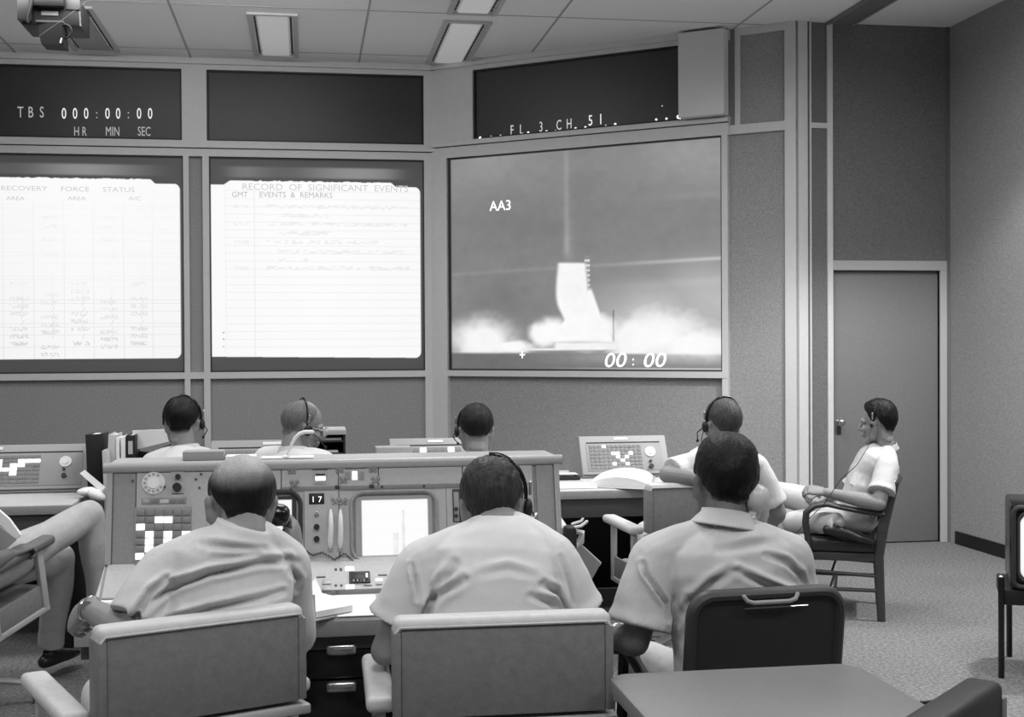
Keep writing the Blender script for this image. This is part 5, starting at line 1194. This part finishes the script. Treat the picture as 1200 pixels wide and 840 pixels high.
# --- 4: man twisted with an elbow over the chair back
pv = cl(ch4, .03, -.06, .57); G_ = None
m4, H4 = person('man with greying hair twisted in his chair, left elbow resting over its back', pv, P(851, 524, 6.12), P(847, 498, 6.15), R(10), R(-4), 0, R(-12),
    P(815, 543, 6.08), P(886, 545, 6.25), P(782, 556, 5.99), P(912, 600, 6.3), P(838, 563, 5.93), P(905, 612, 6.55),
    hl=dict(curl=30, back=(0, -.4, 1)), shirt='shirt_pale', voxel=.007, sleeve=.80, slr=.062, foldn=.005, neck_r=.054, trouser='trouser_light', skin='skin',
    hairkw=dict(m='hair_grey', thick=.009, top=.012, nape=-54, messy=.0018, seed=12, bald=12, crown=(.1, .2, 1)))
headset('headset with a thin boom at the left of the twisted man\'s face', H4, 1.03, -1, mouth=(-.085, .095, -.07), cord=[P(822, 515, 6.1), P(824, 540, 6.05)])
# --- 5: man in the wooden armchair
pv = cl(chw, 0, -.12, .555); z_ = Vector((0, 0, 1))
m5, H5 = person('dark haired man reclining in the wooden armchair by the door, hands together', pv, P(1038, 523, 7.36), P(1029, 496, 7.36), R(42), R(-2), 0, R(60),
    P(1040, 546, 7.17), P(1024, 541, 7.50), P(1030, 590, 7.06), P(990, 585, 7.55), P(968, 577, 7.2), P(966, 580, 7.42),
    hl=dict(dir=Vector((-.8, .35, .15)), back=(-.2, -.5, .8), curl=40, side=1), hr=dict(dir=Vector((-.6, -.2, .1)), back=(-.3, -.3, .8), curl=50, side=-1),
    kl=P(930, 612, 7.45), kr=P(902, 575, 7.65), al=P(984, 613, 7.14), ar=P(893, 640, 7.9), shirt='shirt_grey', trouser='trouser_light', voxel=.006, sleeve=.72, slr=.066, hem=1.25, foldn=.005, bend=-.02, neck_r=.052,
    feet=(P(1024, 622, 7.10)-P(984, 613, 7.14), vy(54)), collar=(.062, .032, .078), hairkw=dict(m='hair_black', thick=.012, top=.024, nape=-54, messy=.0025, seed=20, wave=.003, front=34))
headset('headset of the man in the wooden armchair, its cord running down to his hands', H5, 1.04, -1, mic=False, arc1=60, cup=.45, cord=[P(1018, 522, 7.1), P(1004, 545, 7.05), P(985, 562, 7.1), P(966, 590, 7.08), P(950, 606, 7.1), P(934, 624, 7.1)])
obj('pocket', MB().prism([P(996, 566, 7.27), P(1003, 553, 7.27), P(1010, 557, 7.24), P(1004, 571, 7.24)], (0, .006, 0)), 'shirt_pale', m5, True, False)
# --- 6, 7, 8: rear row
chs = [o for o in bpy.data.objects if o.name.startswith('swivel_armchair') and o.parent is None]
c6 = [o for o in chs if 'rear left desk' in o['label']][0]; c7 = [o for o in chs if 'profile' in o['label']][0]
m6, H6 = person('man with short dark hair and a white shirt, left end of the rear row', cl(c6, 0, -.05, .57), P(216, 524, 6.3), P(214, 496, 6.34), R(-6), R(-8), 0, R(-4),
    P(180, 545, 6.26), P(253, 545, 6.26), P(168, 588, 6.42), P(266, 590, 6.42), P(185, 585, 6.68), P(255, 585, 6.68), shirt='shirt_pale', voxel=.007, foldn=.004, bulk=1.03,
    hairkw=dict(m='hair_black', thick=.010, top=.013, nape=-56, messy=.0018, seed=31), sleeve=.7)
headset('headset on the short haired man at the left end of the rear row', H6, 1.04, 1, mouth=(.08, .1, -.06))
m7, H7 = person('nearly bald man with glasses in right profile, second in the rear row', cl(c7, 0, -.05, .57), P(344, 527, 6.25), P(354, 500, 6.30), R(-70), R(-12), R(4), R(-30),
    P(312, 538, 6.32), P(378, 543, 6.20), P(300, 590, 6.5), P(400, 588, 6.35), P(330, 585, 6.74), P(385, 585, 6.7), shirt='shirt_pale', voxel=.006, foldn=.004, hsc=1.06,
    hairkw=dict(m='hair_crop', thick=.002, top=.001, nape=-56, messy=.0004, seed=41, front=50, bald=30, crown=(0, .3, 1)), sleeve=.7, collar=(.064, .034, .08))
headset('headset band over the nearly bald head in profile', H7, 1.06, 1, mouth=(.06, .11, -.07))
gl = thing('glasses', 'thin framed glasses on the nearly bald man in profile', 'glasses', H7 @ Vector((0, .1, 0)))
hx = lambda p: H7 @ (Vector(p)*1.06)
for s_ in (-1, 1):
    obj('lens_rim', MB().torus(hx((s_*.034, .108, .0)), H7.to_3x3() @ Vector((0, 1, 0)), .023, .002, 20, 6), 'satin', gl, True)
    obj('temple', MB().tube([hx((s_*.058, .106, .004)), hx((s_*.083, .02, .008)), hx((s_*.084, -.01, -.004))], .002, 6), 'satin', gl, True)
obj('bridge', MB().tube([hx((-.011, .108, .004)), hx((0, .114, .008)), hx((.011, .108, .004))], .002, 6), 'satin', gl, True)
c8p = P(560, 500, 6.2)
c8 = swivel_chair('swivel armchair under the man at the rear middle, hidden by the big console', (c8p.x+.10, c8p.y, 0), R(-6), w=.52)
m8, H8 = person('dark haired man in the middle of the rear row, seen from behind', cl(c8, -.09, -.05, .57), P(559, 534, 6.3), P(558, 504, 6.33), R(-2), R(-6), 0, 0,
    P(522, 556, 6.3), P(596, 556, 6.3), P(510, 600, 6.45), P(608, 600, 6.45), P(530, 590, 6.7), P(590, 590, 6.7), shirt='shirt_grey', voxel=.007, foldn=.004,
    hairkw=dict(m='hair_dark', thick=.010, top=.016, nape=-50, messy=.002, seed=51), sleeve=.7)
headset('headset with its boom at the left jaw of the rear middle man', H8, 1.03, -1, arc1=50, mouth=(-.08, .1, -.06))
# --- 9: man cut off by the left edge
pv = cl(ch9, .02, -.10, .575)
m9, H9 = person('man cut off by the left edge, tipped back with one leg crossed over the other', pv, pv+Vector((-.17, -.26, .50)), pv+Vector((-.18, -.24, .66)), R(-20), R(4), 0, R(-24),
    pv+Vector((-.34, -.16, .42)), pv+Vector((.02, -.33, .42)), pv+Vector((-.42, -.02, .18)), P(-22, 664, 5.12), pv+Vector((-.15, .2, .16)), P(12, 650, 5.3),
    hr=dict(dir=P(44, 634, 5.42)-P(12, 650, 5.3), back=(-.1, -.3, 1), curl=58), kl=P(70, 655, 5.95), kr=P(106, 603, 5.85), al=P(60, 760, 6.05), ar=P(117, 702, 5.95),
    feet=(vy(-24), vy(-60)), shirt='trouser_dark', trouser='trouser_mid', skin='skin_dark', voxel=.006, trn=.010, hairkw=dict(m='hair_dark', seed=61))
a = P(-8, 600, 5.35)
bk9 = thing('open_book', 'pale open book held upright by the man cut off at the left edge', 'book', P(0, 640, 5.35))
obj('pages', MB().prism([P(-30, 575, 5.33), P(-6, 594, 5.33), P(10, 608, 5.33), P(24, 627, 5.33), P(20, 632, 5.33), P(-30, 590, 5.33)], (0, .03, 0)), 'paper', bk9, True, False)
obj('cover', MB().prism([P(-40, 588, 5.30), P(20, 632, 5.30), P(2, 648, 5.30), P(-40, 660, 5.30)], (0, .012, 0)), 'paper_grey', bk9, True, False)
